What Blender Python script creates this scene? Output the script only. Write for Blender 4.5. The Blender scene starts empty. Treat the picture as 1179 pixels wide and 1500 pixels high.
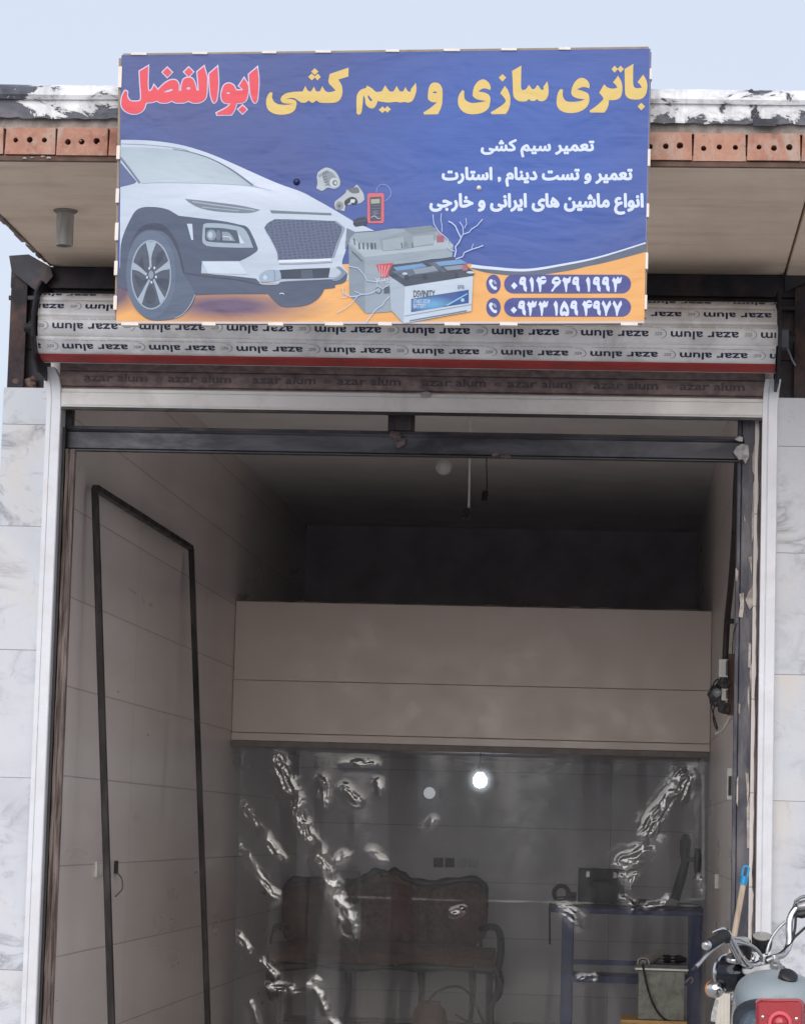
import bpy, bmesh, math, random
from mathutils import Vector, Matrix, noise
from mathutils.geometry import tessellate_polygon, delaunay_2d_cdt
random.seed(7)
R = math.radians
C = bpy.context.scene.collection
sc = bpy.context.scene

# ------------------------------------------------------------------ camera, sky, sun, exposure
FOC, YAW, PIT, ROL = 4149.4, 0.07973, 0.11172, 0.02765      # focal length in photo pixels
PW, PH = 1179.0, 1500.0
CAM = Vector((0.0, -12.2, 1.45))
FWD = Vector((-math.sin(YAW)*math.cos(PIT), math.cos(YAW)*math.cos(PIT), math.sin(PIT)))
_r0 = Vector((math.cos(YAW), math.sin(YAW), 0)); _u0 = _r0.cross(FWD)
RGT = _r0*math.cos(ROL) + _u0*math.sin(ROL)
UPV = _u0*math.cos(ROL) - _r0*math.sin(ROL)
cd = bpy.data.cameras.new('camera'); cam = bpy.data.objects.new('camera', cd); C.objects.link(cam)
cam.matrix_world = Matrix(((RGT.x, UPV.x, -FWD.x, CAM.x), (RGT.y, UPV.y, -FWD.y, CAM.y),
                           (RGT.z, UPV.z, -FWD.z, CAM.z), (0, 0, 0, 1)))
cd.sensor_fit = 'HORIZONTAL'; cd.sensor_width = 36.0; cd.lens = 36.0*FOC/PW
cd.clip_start = 0.1; cd.clip_end = 3000
sc.camera = cam

SUN_EL, SUN_AZ = 28.0, -12.0
w = bpy.data.worlds.new('World'); sc.world = w; w.use_nodes = True
nt = w.node_tree; nt.nodes.clear()
wo = nt.nodes.new('ShaderNodeOutputWorld'); bg = nt.nodes.new('ShaderNodeBackground')
sky = nt.nodes.new('ShaderNodeTexSky'); sky.sky_type = 'NISHITA'; sky.sun_disc = False
sky.sun_elevation = R(SUN_EL); sky.sun_rotation = R(180+SUN_AZ); sky.dust_density = 4.0; sky.air_density = 1.0
cloud = nt.nodes.new('ShaderNodeMix'); cloud.data_type = 'RGBA'; cloud.inputs[0].default_value = 0.72
cloud.inputs[7].default_value = (6.35, 6.85, 7.85, 1)            # even thin cloud over the clear sky
nt.links.new(sky.outputs[0], cloud.inputs[6]); nt.links.new(cloud.outputs[2], bg.inputs[0])
bg.inputs[1].default_value = 0.10
nt.links.new(bg.outputs[0], wo.inputs[0])
sl = bpy.data.lights.new('sun', 'SUN'); sl.energy = 1.6; sl.angle = R(70); sl.color = (1, .985, .96)
so = bpy.data.objects.new('sun', sl); C.objects.link(so)
so.rotation_euler = (R(90-SUN_EL), 0, R(SUN_AZ)); so.location = (0, -20, 20)

sc.view_settings.view_transform = 'Standard'; sc.view_settings.look = 'None'
sc.view_settings.exposure = 0.42; sc.view_settings.gamma = 1.0
sc.cycles.use_denoising = True
sc.cycles.max_bounces = 10; sc.cycles.diffuse_bounces = 6; sc.cycles.transparent_max_bounces = 16
sc.cycles.sample_clamp_indirect = 6.0

# ------------------------------------------------------------------ pixel -> place
def ray(px, py):
    return FWD*FOC + RGT*(px-PW/2) - UPV*(py-PH/2)
def P(px, py, Y):                       # point of the facade-parallel plane y = Y
    d = ray(px, py); return CAM + d*((Y-CAM.y)/d.y)
def PX(px, py, X):
    d = ray(px, py); return CAM + d*((X-CAM.x)/d.x)
def PZ(px, py, Z):
    d = ray(px, py); return CAM + d*((Z-CAM.z)/d.z)
def lin(c):
    c /= 255.0
    return c/12.92 if c <= .04045 else ((c+.055)/1.055)**2.4
def rgb(r, g, b, k=1.0):
    return (min(lin(r)*k, .9), min(lin(g)*k, .9), min(lin(b)*k, .9), 1)

# ------------------------------------------------------------------ materials
def newmat(name):
    m = bpy.data.materials.new(name); m.use_nodes = True
    t = m.node_tree; b = t.nodes['Principled BSDF']; return m, t, b
def N(t, kind, **kw):
    n = t.nodes.new(kind)
    for k, v in kw.items(): setattr(n, k, v)
    return n
def mixrgb(t, fac, a, b, mode='MIX'):
    n = N(t, 'ShaderNodeMix', data_type='RGBA', blend_type=mode)
    for i, v in ((0, fac), (6, a), (7, b)):
        if hasattr(v, 'is_linked'): t.links.new(v, n.inputs[i])
        else: n.inputs[i].default_value = v
    return n.outputs[2]
def coords(t, kind='Object'): return N(t, 'ShaderNodeTexCoord').outputs[kind]
def noi(t, vec, scale, detail=4, rough=.55, dist=0.0):
    n = N(t, 'ShaderNodeTexNoise'); n.inputs['Scale'].default_value = scale; n.inputs['Detail'].default_value = detail
    n.inputs['Roughness'].default_value = rough; n.inputs['Distortion'].default_value = dist
    if vec is not None: t.links.new(vec, n.inputs['Vector'])
    return n.outputs['Fac']
def ramp(t, fac, *stops):
    n = N(t, 'ShaderNodeValToRGB'); e = n.color_ramp.elements
    while len(e) < len(stops): e.new(.5)
    for i, (p, c) in enumerate(stops):
        e[i].position = p; e[i].color = c if len(c) == 4 else (*c, 1)
    t.links.new(fac, n.inputs[0]); return n.outputs[0]
def bump(t, b, h, strength=.3, dist=.01):
    n = N(t, 'ShaderNodeBump'); n.inputs['Strength'].default_value = strength; n.inputs['Distance'].default_value = dist
    t.links.new(h, n.inputs['Height']); t.links.new(n.outputs[0], b.inputs['Normal']); return n
def mapped(t, vec, scale=(1, 1, 1), loc=(0, 0, 0), rot=(0, 0, 0)):
    n = N(t, 'ShaderNodeMapping'); n.inputs['Scale'].default_value = scale; n.inputs['Location'].default_value = loc
    n.inputs['Rotation'].default_value = rot; t.links.new(vec, n.inputs['Vector']); return n.outputs[0]
def prgb(*c):                            # printed ink: a little deeper than the traced tone
    return tuple(.9*x**1.25 for x in rgb(*c)[:3])+(1,)
W3 = lambda v: (v, v, v, 1)
_mc = {}
def plain(name, col, rough=.5, metal=0.0, var=.12, scale=18, bmp=.12, dirt=None, dscale=5, damt=.5, stretch=(1, 1, 1)):
    """paint / metal / wood with uneven tone, uneven gloss and optional dirt patches"""
    if name in _mc: return _mc[name]
    m, t, b = newmat(name); v = mapped(t, coords(t), stretch)
    n1 = noi(t, v, scale, 5)
    lo = tuple(c*(1-var) for c in col[:3])+(1,); hi = tuple(min(c*(1+var), .95) for c in col[:3])+(1,)
    base = ramp(t, n1, (.3, lo), (.7, hi))
    if dirt:
        d = ramp(t, noi(t, v, dscale, 7, .65, .4), (.45, W3(0)), (.62, W3(damt)))
        base = mixrgb(t, d, base, dirt)
    t.links.new(base, b.inputs['Base Color'])
    rr = ramp(t, noi(t, v, scale*.6, 3), (.3, W3(max(rough-.1, .03))), (.7, W3(min(rough+.12, 1))))
    t.links.new(rr, b.inputs['Roughness']); b.inputs['Metallic'].default_value = metal
    if bmp: bump(t, b, noi(t, v, scale*4, 4), bmp, .004)
    _mc[name] = m; return m

def m_marble():
    m, t, b = newmat('white_marble'); o = coords(t)
    oi = N(t, 'ShaderNodeNewGeometry').outputs['Random Per Island']
    sh = N(t, 'ShaderNodeVectorMath', operation='MULTIPLY_ADD'); t.links.new(oi, sh.inputs[0])
    sh.inputs[1].default_value = (7.3, 3.1, 5.7); t.links.new(o, sh.inputs[2]); v = sh.outputs[0]
    big = noi(t, v, 1.6, 5, .6, .8)
    base = ramp(t, big, (.3, rgb(184, 187, 196)), (.55, rgb(194, 197, 205)), (.75, rgb(195, 193, 191)))
    cream = ramp(t, noi(t, mapped(t, v, (1, 1, .5)), 2.4, 3), (.55, W3(0)), (.75, W3(.5)))
    base = mixrgb(t, cream, base, rgb(206, 194, 178))
    rv = mapped(t, v, (1.5, 1, 2.6), rot=(0, R(-32), 0))
    vein = N(t, 'ShaderNodeMath', operation='ABSOLUTE'); s = N(t, 'ShaderNodeMath', operation='SUBTRACT')
    t.links.new(noi(t, rv, 1.5, 8, .62, 1.2), s.inputs[0]); s.inputs[1].default_value = .5; t.links.new(s.outputs[0], vein.inputs[0])
    vf = ramp(t, vein.outputs[0], (0, W3(.9)), (.014, W3(.5)), (.07, W3(0)))
    mask = ramp(t, noi(t, v, 1.9, 3), (.42, W3(0)), (.6, W3(1)))
    mm = N(t, 'ShaderNodeMath', operation='MULTIPLY'); t.links.new(vf, mm.inputs[0]); t.links.new(mask, mm.inputs[1])
    base = mixrgb(t, mm.outputs[0], base, rgb(128, 130, 140))
    spots = ramp(t, noi(t, v, 14, 6, .7, .6), (.58, W3(0)), (.70, W3(.5)))
    base = mixrgb(t, spots, base, rgb(150, 152, 160))
    t.links.new(base, b.inputs['Base Color']); b.inputs['Roughness'].default_value = .28
    bump(t, b, noi(t, v, 30, 3), .05, .002); return m

def m_tile(name, axis, col, zoff=0.0, row=.40, wid=1.2, rough=.33, xoff=0.0, streak=.5, joint=.62, stain=.12):
    """large smooth wall tiles with thin grey joints; axis = the horizontal world axis of the wall"""
    m, t, b = newmat(name); o = coords(t)
    sx = N(t, 'ShaderNodeSeparateXYZ'); t.links.new(o, sx.inputs[0])
    cb = N(t, 'ShaderNodeCombineXYZ'); t.links.new(sx.outputs[axis], cb.inputs[0]); t.links.new(sx.outputs[2], cb.inputs[1])
    v = mapped(t, cb.outputs[0], loc=(xoff, -zoff, 0))
    br = N(t, 'ShaderNodeTexBrick', offset=0.0, squash=1.0); t.links.new(v, br.inputs['Vector'])
    for k, x in (('Scale', 1), ('Mortar Size', .0035), ('Mortar Smooth', .3), ('Bias', 0), ('Brick Width', wid), ('Row Height', row)):
        br.inputs[k].default_value = x
    br.inputs['Color1'].default_value = tuple(c*.97 for c in col[:3])+(1,); br.inputs['Color2'].default_value = tuple(c*1.03 for c in col[:3])+(1,)
    br.inputs['Mortar'].default_value = tuple(c*joint for c in col[:3])+(1,)
    st = ramp(t, noi(t, mapped(t, o, (2, .4, .15)), 2.2, 1), (.35, W3(1-.16*streak)), (.7, W3(1.0)))
    base = mixrgb(t, 1.0, br.outputs['Color'], st, 'MULTIPLY')
    sm = mapped(t, o, (1, .14, .8) if axis == 1 else (1, 1, 1))
    du = ramp(t, noi(t, sm, 3.2, 5, .6), (.5, W3(0)), (.75, W3(stain)))
    base = mixrgb(t, du, base, rgb(120, 108, 96))
    t.links.new(base, b.inputs['Base Color'])
    t.links.new(ramp(t, noi(t, sm, 5, 3), (.3, W3(rough-.08)), (.7, W3(rough+.14))), b.inputs['Roughness'])
    iv = N(t, 'ShaderNodeMath', operation='SUBTRACT'); iv.inputs[0].default_value = 1; t.links.new(br.outputs['Fac'], iv.inputs[1])
    bump(t, b, iv.outputs[0], .5, .004); return m

def m_parapet():
    m, t, b = newmat('flaking_white_paint'); o = coords(t)
    v = mapped(t, o, (1, 1, 1.6))
    f1 = noi(t, v, 7, 9, .72, .7)
    sx = N(t, 'ShaderNodeSeparateXYZ'); t.links.new(o, sx.inputs[0])
    zr = N(t, 'ShaderNodeMapRange'); t.links.new(sx.outputs[2], zr.inputs[0])
    zr.inputs[1].default_value = PAR_Z0; zr.inputs[2].default_value = PAR_Z0+.06; zr.inputs[3].default_value = .17; zr.inputs[4].default_value = 0
    a = N(t, 'ShaderNodeMath', operation='ADD'); t.links.new(f1, a.inputs[0]); t.links.new(zr.outputs[0], a.inputs[1])
    xr = N(t, 'ShaderNodeMapRange'); t.links.new(sx.outputs[0], xr.inputs[0])         # the big bare patch near the corner
    xr.inputs[1].default_value = P(36, 150, YC).x-XL; xr.inputs[2].default_value = P(66, 150, YC).x-XL; xr.inputs[3].default_value = .17; xr.inputs[4].default_value = 0
    a2 = N(t, 'ShaderNodeMath', operation='ADD'); t.links.new(a.outputs[0], a2.inputs[0]); t.links.new(xr.outputs[0], a2.inputs[1])
    bare = ramp(t, a2.outputs[0], (.612, W3(0)), (.632, W3(1)))
    white = ramp(t, noi(t, v, 12, 5), (.3, rgb(206, 208, 214)), (.7, rgb(240, 240, 243)))
    black = ramp(t, noi(t, v, 20, 5), (.3, rgb(52, 54, 66)), (.6, rgb(84, 86, 98)), (.8, rgb(120, 92, 84)))
    grime = ramp(t, a2.outputs[0], (.50, W3(0)), (.62, W3(.6)))
    white = mixrgb(t, grime, white, rgb(150, 148, 150))
    drip = ramp(t, noi(t, mapped(t, o, (3, 1, .25)), 8, 6, .7), (.52, W3(0)), (.72, W3(.55)))
    white = mixrgb(t, drip, white, rgb(158, 154, 152))
    t.links.new(mixrgb(t, bare, white, black), b.inputs['Base Color'])
    b.inputs['Roughness'].default_value = .5
    inv = N(t, 'ShaderNodeMath', operation='SUBTRACT'); inv.inputs[0].default_value = 1; t.links.new(bare, inv.inputs[1])
    ad = N(t, 'ShaderNodeMath', operation='ADD'); t.links.new(inv.outputs[0], ad.inputs[0]); t.links.new(noi(t, v, 5, 5), ad.inputs[1])
    bump(t, b, ad.outputs[0], .7, .012); return m

def m_brick():
    m, t, b = newmat('red_clay_brick'); o = coords(t)
    ri = N(t, 'ShaderNodeNewGeometry').outputs['Random Per Island']
    c = ramp(t, ri, (0, rgb(140, 94, 80)), (.4, rgb(172, 128, 110)), (.7, rgb(150, 104, 90)), (1, rgb(164, 118, 102)))
    c2 = mixrgb(t, ramp(t, noi(t, o, 14, 6, .65), (.4, W3(0)), (.75, W3(.7))), c, rgb(196, 152, 132))
    c2 = mixrgb(t, ramp(t, noi(t, mapped(t, o, (1, 1, .6)), 7, 8, .75, .8), (.48, W3(0)), (.6, W3(.75))), c2, rgb(172, 158, 148))
    c2 = mixrgb(t, ramp(t, noi(t, mapped(t, o, (.7, 1, 1.4)), 5, 8, .7, .5), (.56, W3(0)), (.68, W3(.6))), c2, rgb(122, 74, 62))
    c3 = mixrgb(t, ramp(t, noi(t, o, 40, 5, .7), (.58, W3(0)), (.7, W3(.6))), c2, rgb(126, 78, 66))
    t.links.new(c3, b.inputs['Base Color']); b.inputs['Roughness'].default_value = .85
    bump(t, b, noi(t, o, 90, 5), .4, .004); return m

def m_soffit():
    m, t, b = newmat('soffit_plaster'); o = coords(t)
    c = ramp(t, noi(t, mapped(t, o, (1, .55, 1)), 2.2, 6, .6, .6), (.3, rgb(212, 190, 170)), (.5, rgb(226, 205, 186)), (.72, rgb(236, 216, 196)))
    c2 = mixrgb(t, ramp(t, noi(t, mapped(t, o, (.5, 3, 1)), 3, 6, .7), (.5, W3(0)), (.7, W3(.45))), c, rgb(186, 162, 142))
    t.links.new(c2, b.inputs['Base Color']); b.inputs['Roughness'].default_value = .8
    bump(t, b, noi(t, o, 22, 6), .25, .006); return m

def m_print(col, bright=1.0):
    key = ('p', tuple(round(c, 4) for c in col))
    if key in _mc: return _mc[key]
    m, t, b = newmat('banner_print'); b.inputs['Base Color'].default_value = col
    b.inputs['Roughness'].default_value = .42; b.inputs['Specular IOR Level'].default_value = .35; vinyl(t, b)
    _mc[key] = m; return m
def vinyl(t, b):
    o = coords(t)
    a = noi(t, mapped(t, o, (1, 1, 1.8), rot=(0, R(28), 0)), 2.6, 3, .5, .6)
    h = noi(t, mapped(t, o, (.6, 1, 3)), 9, 3)
    s = N(t, 'ShaderNodeMath', operation='MULTIPLY_ADD'); t.links.new(h, s.inputs[0]); s.inputs[1].default_value = .12; t.links.new(a, s.inputs[2])
    bump(t, b, s.outputs[0], .24, .06)
def grad(t, o, px, py, rx, ry, Y):
    """0..1 falloff round a printed spot"""
    c = P(px, py, Y) - BANNER_LOC; c1 = P(px+rx, py+ry, Y) - BANNER_LOC
    v = mapped(t, o, (1/abs(c1.x-c.x), 0, 1/abs(c1.z-c.z)), (-c.x/abs(c1.x-c.x), 0, -c.z/abs(c1.z-c.z)))
    g = N(t, 'ShaderNodeTexGradient', gradient_type='SPHERICAL'); t.links.new(v, g.inputs[0]); return g.outputs[1]

# ------------------------------------------------------------------ mesh building
BASE = {}
class MB:
    def __init__(s): s.v = []; s.f = []; s.m = []; s.mats = []
    def mi(s, mat):
        if mat not in s.mats: s.mats.append(mat)
        return s.mats.index(mat)
    def add(s, vs, fs, mat=None):
        n = len(s.v); s.v += [Vector(p) for p in vs]
        k = s.mi(mat) if mat else 0
        for f in fs: s.f.append([i+n for i in f]); s.m.append(k)
        return s
    def box(s, x0, x1, y0, y1, z0, z1, mat=None):
        v = [(x, y, z) for x in (x0, x1) for y in (y0, y1) for z in (z0, z1)]
        return s.add(v, [(0, 1, 3, 2), (4, 6, 7, 5), (0, 4, 5, 1), (2, 3, 7, 6), (0, 2, 6, 4), (1, 5, 7, 3)], mat)
    def obox(s, a, b, wx, wy, up=Vector((0, 0, 1)), mat=None):
        """bar from a to b with a rectangular section wx (sideways) by wy"""
        a, b = Vector(a), Vector(b); d = (b-a).normalized(); sd = d.cross(up)
        if sd.length < 1e-4: sd = d.cross(Vector((0, 1, 0)))
        sd.normalize(); u = sd.cross(d)
        v = [p + sd*(i*wx/2) + u*(j*wy/2) for p in (a, b) for i in (-1, 1) for j in (-1, 1)]
        return s.add(v, [(0, 1, 3, 2), (4, 6, 7, 5), (0, 4, 5, 1), (2, 3, 7, 6), (0, 2, 6, 4), (1, 5, 7, 3)], mat)
    def tube(s, path, r, seg=10, caps=True, mat=None):
        path = [Vector(p) for p in path]; n = len(path)
        rs = r if isinstance(r, (list, tuple)) else [r]*n
        rings = []; nrm = None
        for i, p in enumerate(path):
            d = (path[min(i+1, n-1)]-path[max(i-1, 0)]).normalized()
            if nrm is None:
                nrm = d.cross(Vector((0, 0, 1)));
                if nrm.length < .1: nrm = d.cross(Vector((1, 0, 0)))
            nrm = (nrm - d*nrm.dot(d)).normalized(); bn = d.cross(nrm)
            rings.append([p + (nrm*math.cos(2*math.pi*k/seg)+bn*math.sin(2*math.pi*k/seg))*rs[i] for k in range(seg)])
        vs = [q for rg in rings for q in rg]; fs = []
        for i in range(n-1):
            for k in range(seg):
                fs.append((i*seg+k, i*seg+(k+1) % seg, (i+1)*seg+(k+1) % seg, (i+1)*seg+k))
        if caps: fs += [tuple(range(seg))[::-1], tuple((n-1)*seg+k for k in range(seg))]
        return s.add(vs, fs, mat)
    def lathe(s, c, axis, prof, seg=24, mat=None, sx=1.0):
        """prof = [(radius, height along axis)]"""
        c = Vector(c); ax = Vector(axis).normalized(); u = ax.orthogonal().normalized()
        if abs(ax.z) < .95: u = ax.cross(Vector((0, 0, 1))).normalized()
        w_ = ax.cross(u); vs = []; fs = []
        for r, h in prof:
            vs += [c + ax*h + (u*math.cos(2*math.pi*k/seg)*sx + w_*math.sin(2*math.pi*k/seg))*r for k in range(seg)]
        for i in range(len(prof)-1):
            for k in range(seg): fs.append((i*seg+k, i*seg+(k+1) % seg, (i+1)*seg+(k+1) % seg, (i+1)*seg+k))
        fs += [tuple(range(seg))[::-1], tuple((len(prof)-1)*seg+k for k in range(seg))]
        return s.add(vs, fs, mat)
    def loft(s, secs, mat=None, caps=True):
        n = len(secs[0]); vs = [p for q in secs for p in q]; fs = []
        for i in range(len(secs)-1):
            for k in range(n): fs.append((i*n+k, i*n+(k+1) % n, (i+1)*n+(k+1) % n, (i+1)*n+k))
        if caps: fs += [tuple(range(n))[::-1], tuple((len(secs)-1)*n+k for k in range(n))]
        return s.add(vs, fs, mat)
    def prism(s, pts, back, mat=None):
        """closed 3-D outline pushed back by the vector 'back'"""
        pts = [Vector(p) for p in pts]; n = len(pts); bk = Vector(back)
        tri = tessellate_polygon([pts]); vs = pts+[p+bk for p in pts]
        fs = [tuple(t) for t in tri]+[tuple(i+n for i in t[::-1]) for t in tri]
        fs += [(i, (i+1) % n, (i+1) % n+n, i+n) for i in range(n)]
        return s.add(vs, fs, mat)
    def build(s, name, mat, parent=None, smooth=False, bevel=0, sub=0, angle=40):
        me = bpy.data.meshes.new(name); off = BASE.get(parent.name, Vector()) if parent else Vector()
        me.from_pydata([tuple(p-off) for p in s.v], [], s.f)
        for mm in (s.mats or [mat]): me.materials.append(mm)
        if s.mats: me.polygons.foreach_set('material_index', s.m)
        bm = bmesh.new(); bm.from_mesh(me); bmesh.ops.recalc_face_normals(bm, faces=bm.faces); bm.to_mesh(me); bm.free()
        o = bpy.data.objects.new(name, me); C.objects.link(o)
        if parent: o.parent = parent; BASE[o.name] = off
        else: BASE[o.name] = Vector()
        if smooth:
            me.polygons.foreach_set('use_smooth', [True]*len(me.polygons)); me.set_sharp_from_angle(angle=R(angle))
        if bevel:
            b = o.modifiers.new('edge', 'BEVEL'); b.width = bevel; b.segments = 2; b.limit_method = 'ANGLE'; b.angle_limit = R(50)
        if sub:
            b = o.modifiers.new('soft', 'SUBSURF'); b.levels = b.render_levels = sub
        me.update(); return o
def thing(name, label, cat, loc, group=None):
    o = bpy.data.objects.new(name, None); C.objects.link(o); o.location = loc
    o.empty_display_size = .1; tag(o, label, cat, group); BASE[o.name] = Vector(loc); return o
def tag(o, label, cat, group=None):
    o['label'] = label; o['category'] = cat
    if group: o['group'] = group
    return o
def struct(o): o['kind'] = 'structure'; return o
def catmull(pts, n=5, closed=False):
    pts = [Vector(p) for p in pts]; out = []; L = len(pts)
    for i in range(L if closed else L-1):
        g = (lambda k: pts[k % L]) if closed else (lambda k: pts[max(0, min(L-1, k))])
        a, b, c, d = g(i-1), g(i), g(i+1), g(i+2)
        for j in range(n):
            t = j/n
            out.append(.5*((2*b)+(c-a)*t+(2*a-5*b+4*c-d)*t*t+(3*b-a-3*c+d)*t**3))
    if not closed: out.append(pts[-1])
    return out

# ---- traced outlines: "x,y x,y!" in an enlarged crop; ! marks a sharp corner
def T(org, k, s, n=4):
    pts = []; sharp = []
    for w_ in s.split():
        sharp.append(w_.endswith('!')); x, y = w_.rstrip('!').split(',')
        pts.append((org[0]+float(x)/k, org[1]+float(y)/k))
    return pts, sharp
def smooth_loop(ps, n=4):
    pts, sh = ps; L = len(pts); out = []
    V2 = [Vector((p[0], p[1], 0)) for p in pts]
    for i in range(L):
        b, c = V2[i], V2[(i+1) % L]
        a = V2[i-1] if not sh[i] else b-(c-b); d = V2[(i+2) % L] if not sh[(i+1) % L] else c+(c-b)
        if sh[i] and sh[(i+1) % L]: out.append((b.x, b.y)); continue
        for j in range(n):
            t = j/n; q = .5*((2*b)+(c-a)*t+(2*a-5*b+4*c-d)*t*t+(3*b-a-3*c+d)*t**3); out.append((q.x, q.y))
    return out
def fill2d(loops, offset=0.0, extrude=0.0):
    """filled flat outline with holes -> (2-D vertices, faces)"""
    cu = bpy.data.curves.new('outline', 'CURVE'); cu.dimensions = '2D'; cu.fill_mode = 'FRONT'; cu.offset = offset
    for lp in loops:
        sp = cu.splines.new('POLY'); sp.points.add(len(lp)-1); sp.use_cyclic_u = True
        for i, (x, y) in enumerate(lp): sp.points[i].co = (x, -y, 0, 1)
    return _mesh2d(cu)
def _mesh2d(cu):
    o = bpy.data.objects.new('outline', cu); C.objects.link(o)
    dg = bpy.context.evaluated_depsgraph_get(); dg.update()
    me = bpy.data.meshes.new_from_object(o.evaluated_get(dg))
    vs = [(v.co.x, -v.co.y) for v in me.vertices]; fs = [tuple(p.vertices) for p in me.polygons]
    bpy.data.objects.remove(o); bpy.data.curves.remove(cu); bpy.data.meshes.remove(me)
    return vs, fs
def _loop_edges(lps):
    n = 0; es = []
    for q in lps: es += [(n+i, n+(i+1) % len(q)) for i in range(len(q))]; n += len(q)
    return es
def text2d(body, bold=0.0, shear=0.0):
    cu = bpy.data.curves.new('lettering', 'FONT'); cu.body = body; cu.fill_mode = 'NONE'; cu.offset = bold; cu.shear = shear
    cu.resolution_u = 3
    o = bpy.data.objects.new('lettering', cu); C.objects.link(o)
    dg = bpy.context.evaluated_depsgraph_get(); dg.update()
    me = bpy.data.meshes.new_from_object(o.evaluated_get(dg))
    vs = [(v.co.x, v.co.y) for v in me.vertices]; es = [tuple(e.vertices) for e in me.edges]
    bpy.data.objects.remove(o); bpy.data.curves.remove(cu); bpy.data.meshes.remove(me)
    nb = {}
    for a, b in es: nb.setdefault(a, []).append(b); nb.setdefault(b, []).append(a)
    seen = set(); loops = []
    for i in range(len(vs)):
        if i in seen or i not in nb: continue
        lp = [i]; seen.add(i); k = min(nb[i])
        while k not in seen:
            lp.append(k); seen.add(k); nx = [q for q in nb[k] if q not in seen]
            if not nx: break
            k = nx[0]
        loops.append(lp)
    # fonts draw strokes as overlapping outlines: keep every triangle with a non-zero winding number
    lps = []
    for lp in loops:                    # the outline's own direction follows its vertex order
        lp = sorted(lp) if max(lp)-min(lp)+1 == len(lp) else lp
        lps.append([vs[k] for k in lp])
    out_v, out_f = [], []
    boxes = [(min(p[0] for p in q), max(p[0] for p in q)) for q in lps]
    res = delaunay_2d_cdt([Vector(p) for q in lps for p in q], [e for e in _loop_edges(lps)], [], 0, 1e-7)
    V_ = [(p.x, p.y) for p in res[0]]
    for f in res[2]:
        cx = sum(V_[i][0] for i in f)/len(f); cy = sum(V_[i][1] for i in f)/len(f); wn = 0
        for q, (b0, b1) in zip(lps, boxes):
            if cx < b0 or cx > b1: continue
            for (x0, y0), (x1, y1) in zip(q, q[1:]+q[:1]):
                if (y0 <= cy) != (y1 <= cy) and x0+(cy-y0)/(y1-y0)*(x1-x0) > cx: wn += 1 if y1 > y0 else -1
        if wn: out_f.append(tuple(f))
    return [(x, -y) for x, y in V_], out_f
def fit(vf, x0, y0, x1, y1):
    vs, fs = vf
    ax, bx = min(v[0] for v in vs), max(v[0] for v in vs); ay, by = min(v[1] for v in vs), max(v[1] for v in vs)
    return [(x0+(v[0]-ax)/(bx-ax)*(x1-x0), y0+(v[1]-ay)/(by-ay)*(y1-y0)) for v in vs], fs
def ribbon(pts, wd):
    """a mitred flat strip along a polyline"""
    V2 = [Vector(p) for p in pts]; n = len(V2); vs = []; fs = []
    wl = wd if isinstance(wd, (list, tuple)) else [wd]*n
    for i, p in enumerate(V2):
        d = (V2[min(i+1, n-1)]-V2[max(i-1, 0)]).normalized(); q = Vector((-d.y, d.x))*wl[i]/2
        vs += [tuple(p+q), tuple(p-q)]
    for i in range(n-1): fs.append((2*i, 2*i+1, 2*i+3, 2*i+2))
    return vs, fs
# ---- Persian lettering: pick each letter's joined form, lay the line out right to left
_F = {'ا': (0xFE8D, 2), 'ب': (0xFE8F, 4), 'ت': (0xFE95, 4), 'ج': (0xFE9D, 4), 'خ': (0xFEA5, 4), 'د': (0xFEA9, 2), 'ر': (0xFEAD, 2),
      'ز': (0xFEAF, 2), 'س': (0xFEB1, 4), 'ش': (0xFEB5, 4), 'ع': (0xFEC9, 4), 'م': (0xFEE1, 4), 'ن': (0xFEE5, 4), 'ه': (0xFEE9, 4),
      'و': (0xFEED, 2), 'ی': (0xFBFC, 4), 'ک': (0xFB8E, 4)}
def persian(s):
    out = []
    for i, ch in enumerate(s):
        if ch not in _F: out.append(ch); continue
        b, k = _F[ch]; pj = i > 0 and s[i-1] in _F and _F[s[i-1]][1] == 4; nj = k == 4 and i+1 < len(s) and s[i+1] in _F
        out.append(chr(b + (3 if pj and nj else 2 if nj else 1 if pj else 0)))
    return ''.join(out[::-1])

# ------------------------------------------------------------------ key places
YP, YB, ZF = 5.72, 9.6, 0.02
XL, XR = P(342, 975, YP).x, P(1042, 975, YP).x
ZC = (PX(273, 593, XL).z + PX(394, 715, XL).z)/2
ZS = P(75, 388, 0).z
YC = PZ(1000, 241, ZS).y
XCL, XCR = P(75, 388, 0).x, P(1150, 385, 0).x
PAR_Z0 = P(1000, 181, YC).z; PAR_Z1 = P(1000, 119, YC).z
ZM0, ZM1 = P(690, 1093, YP).z, P(690, 888, YP).z
XPL0, XPL1 = P(7, 580, 0).x, P(80, 800, 0).x
XPR0, XPR1 = P(1120, 800, 0).x, 1.9
ZML, ZMR = P(40, 569, 0).z, P(1160, 584, 0).z
YBAN = YC-.10
BANNER_LOC = P(560, 275, YBAN)

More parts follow.
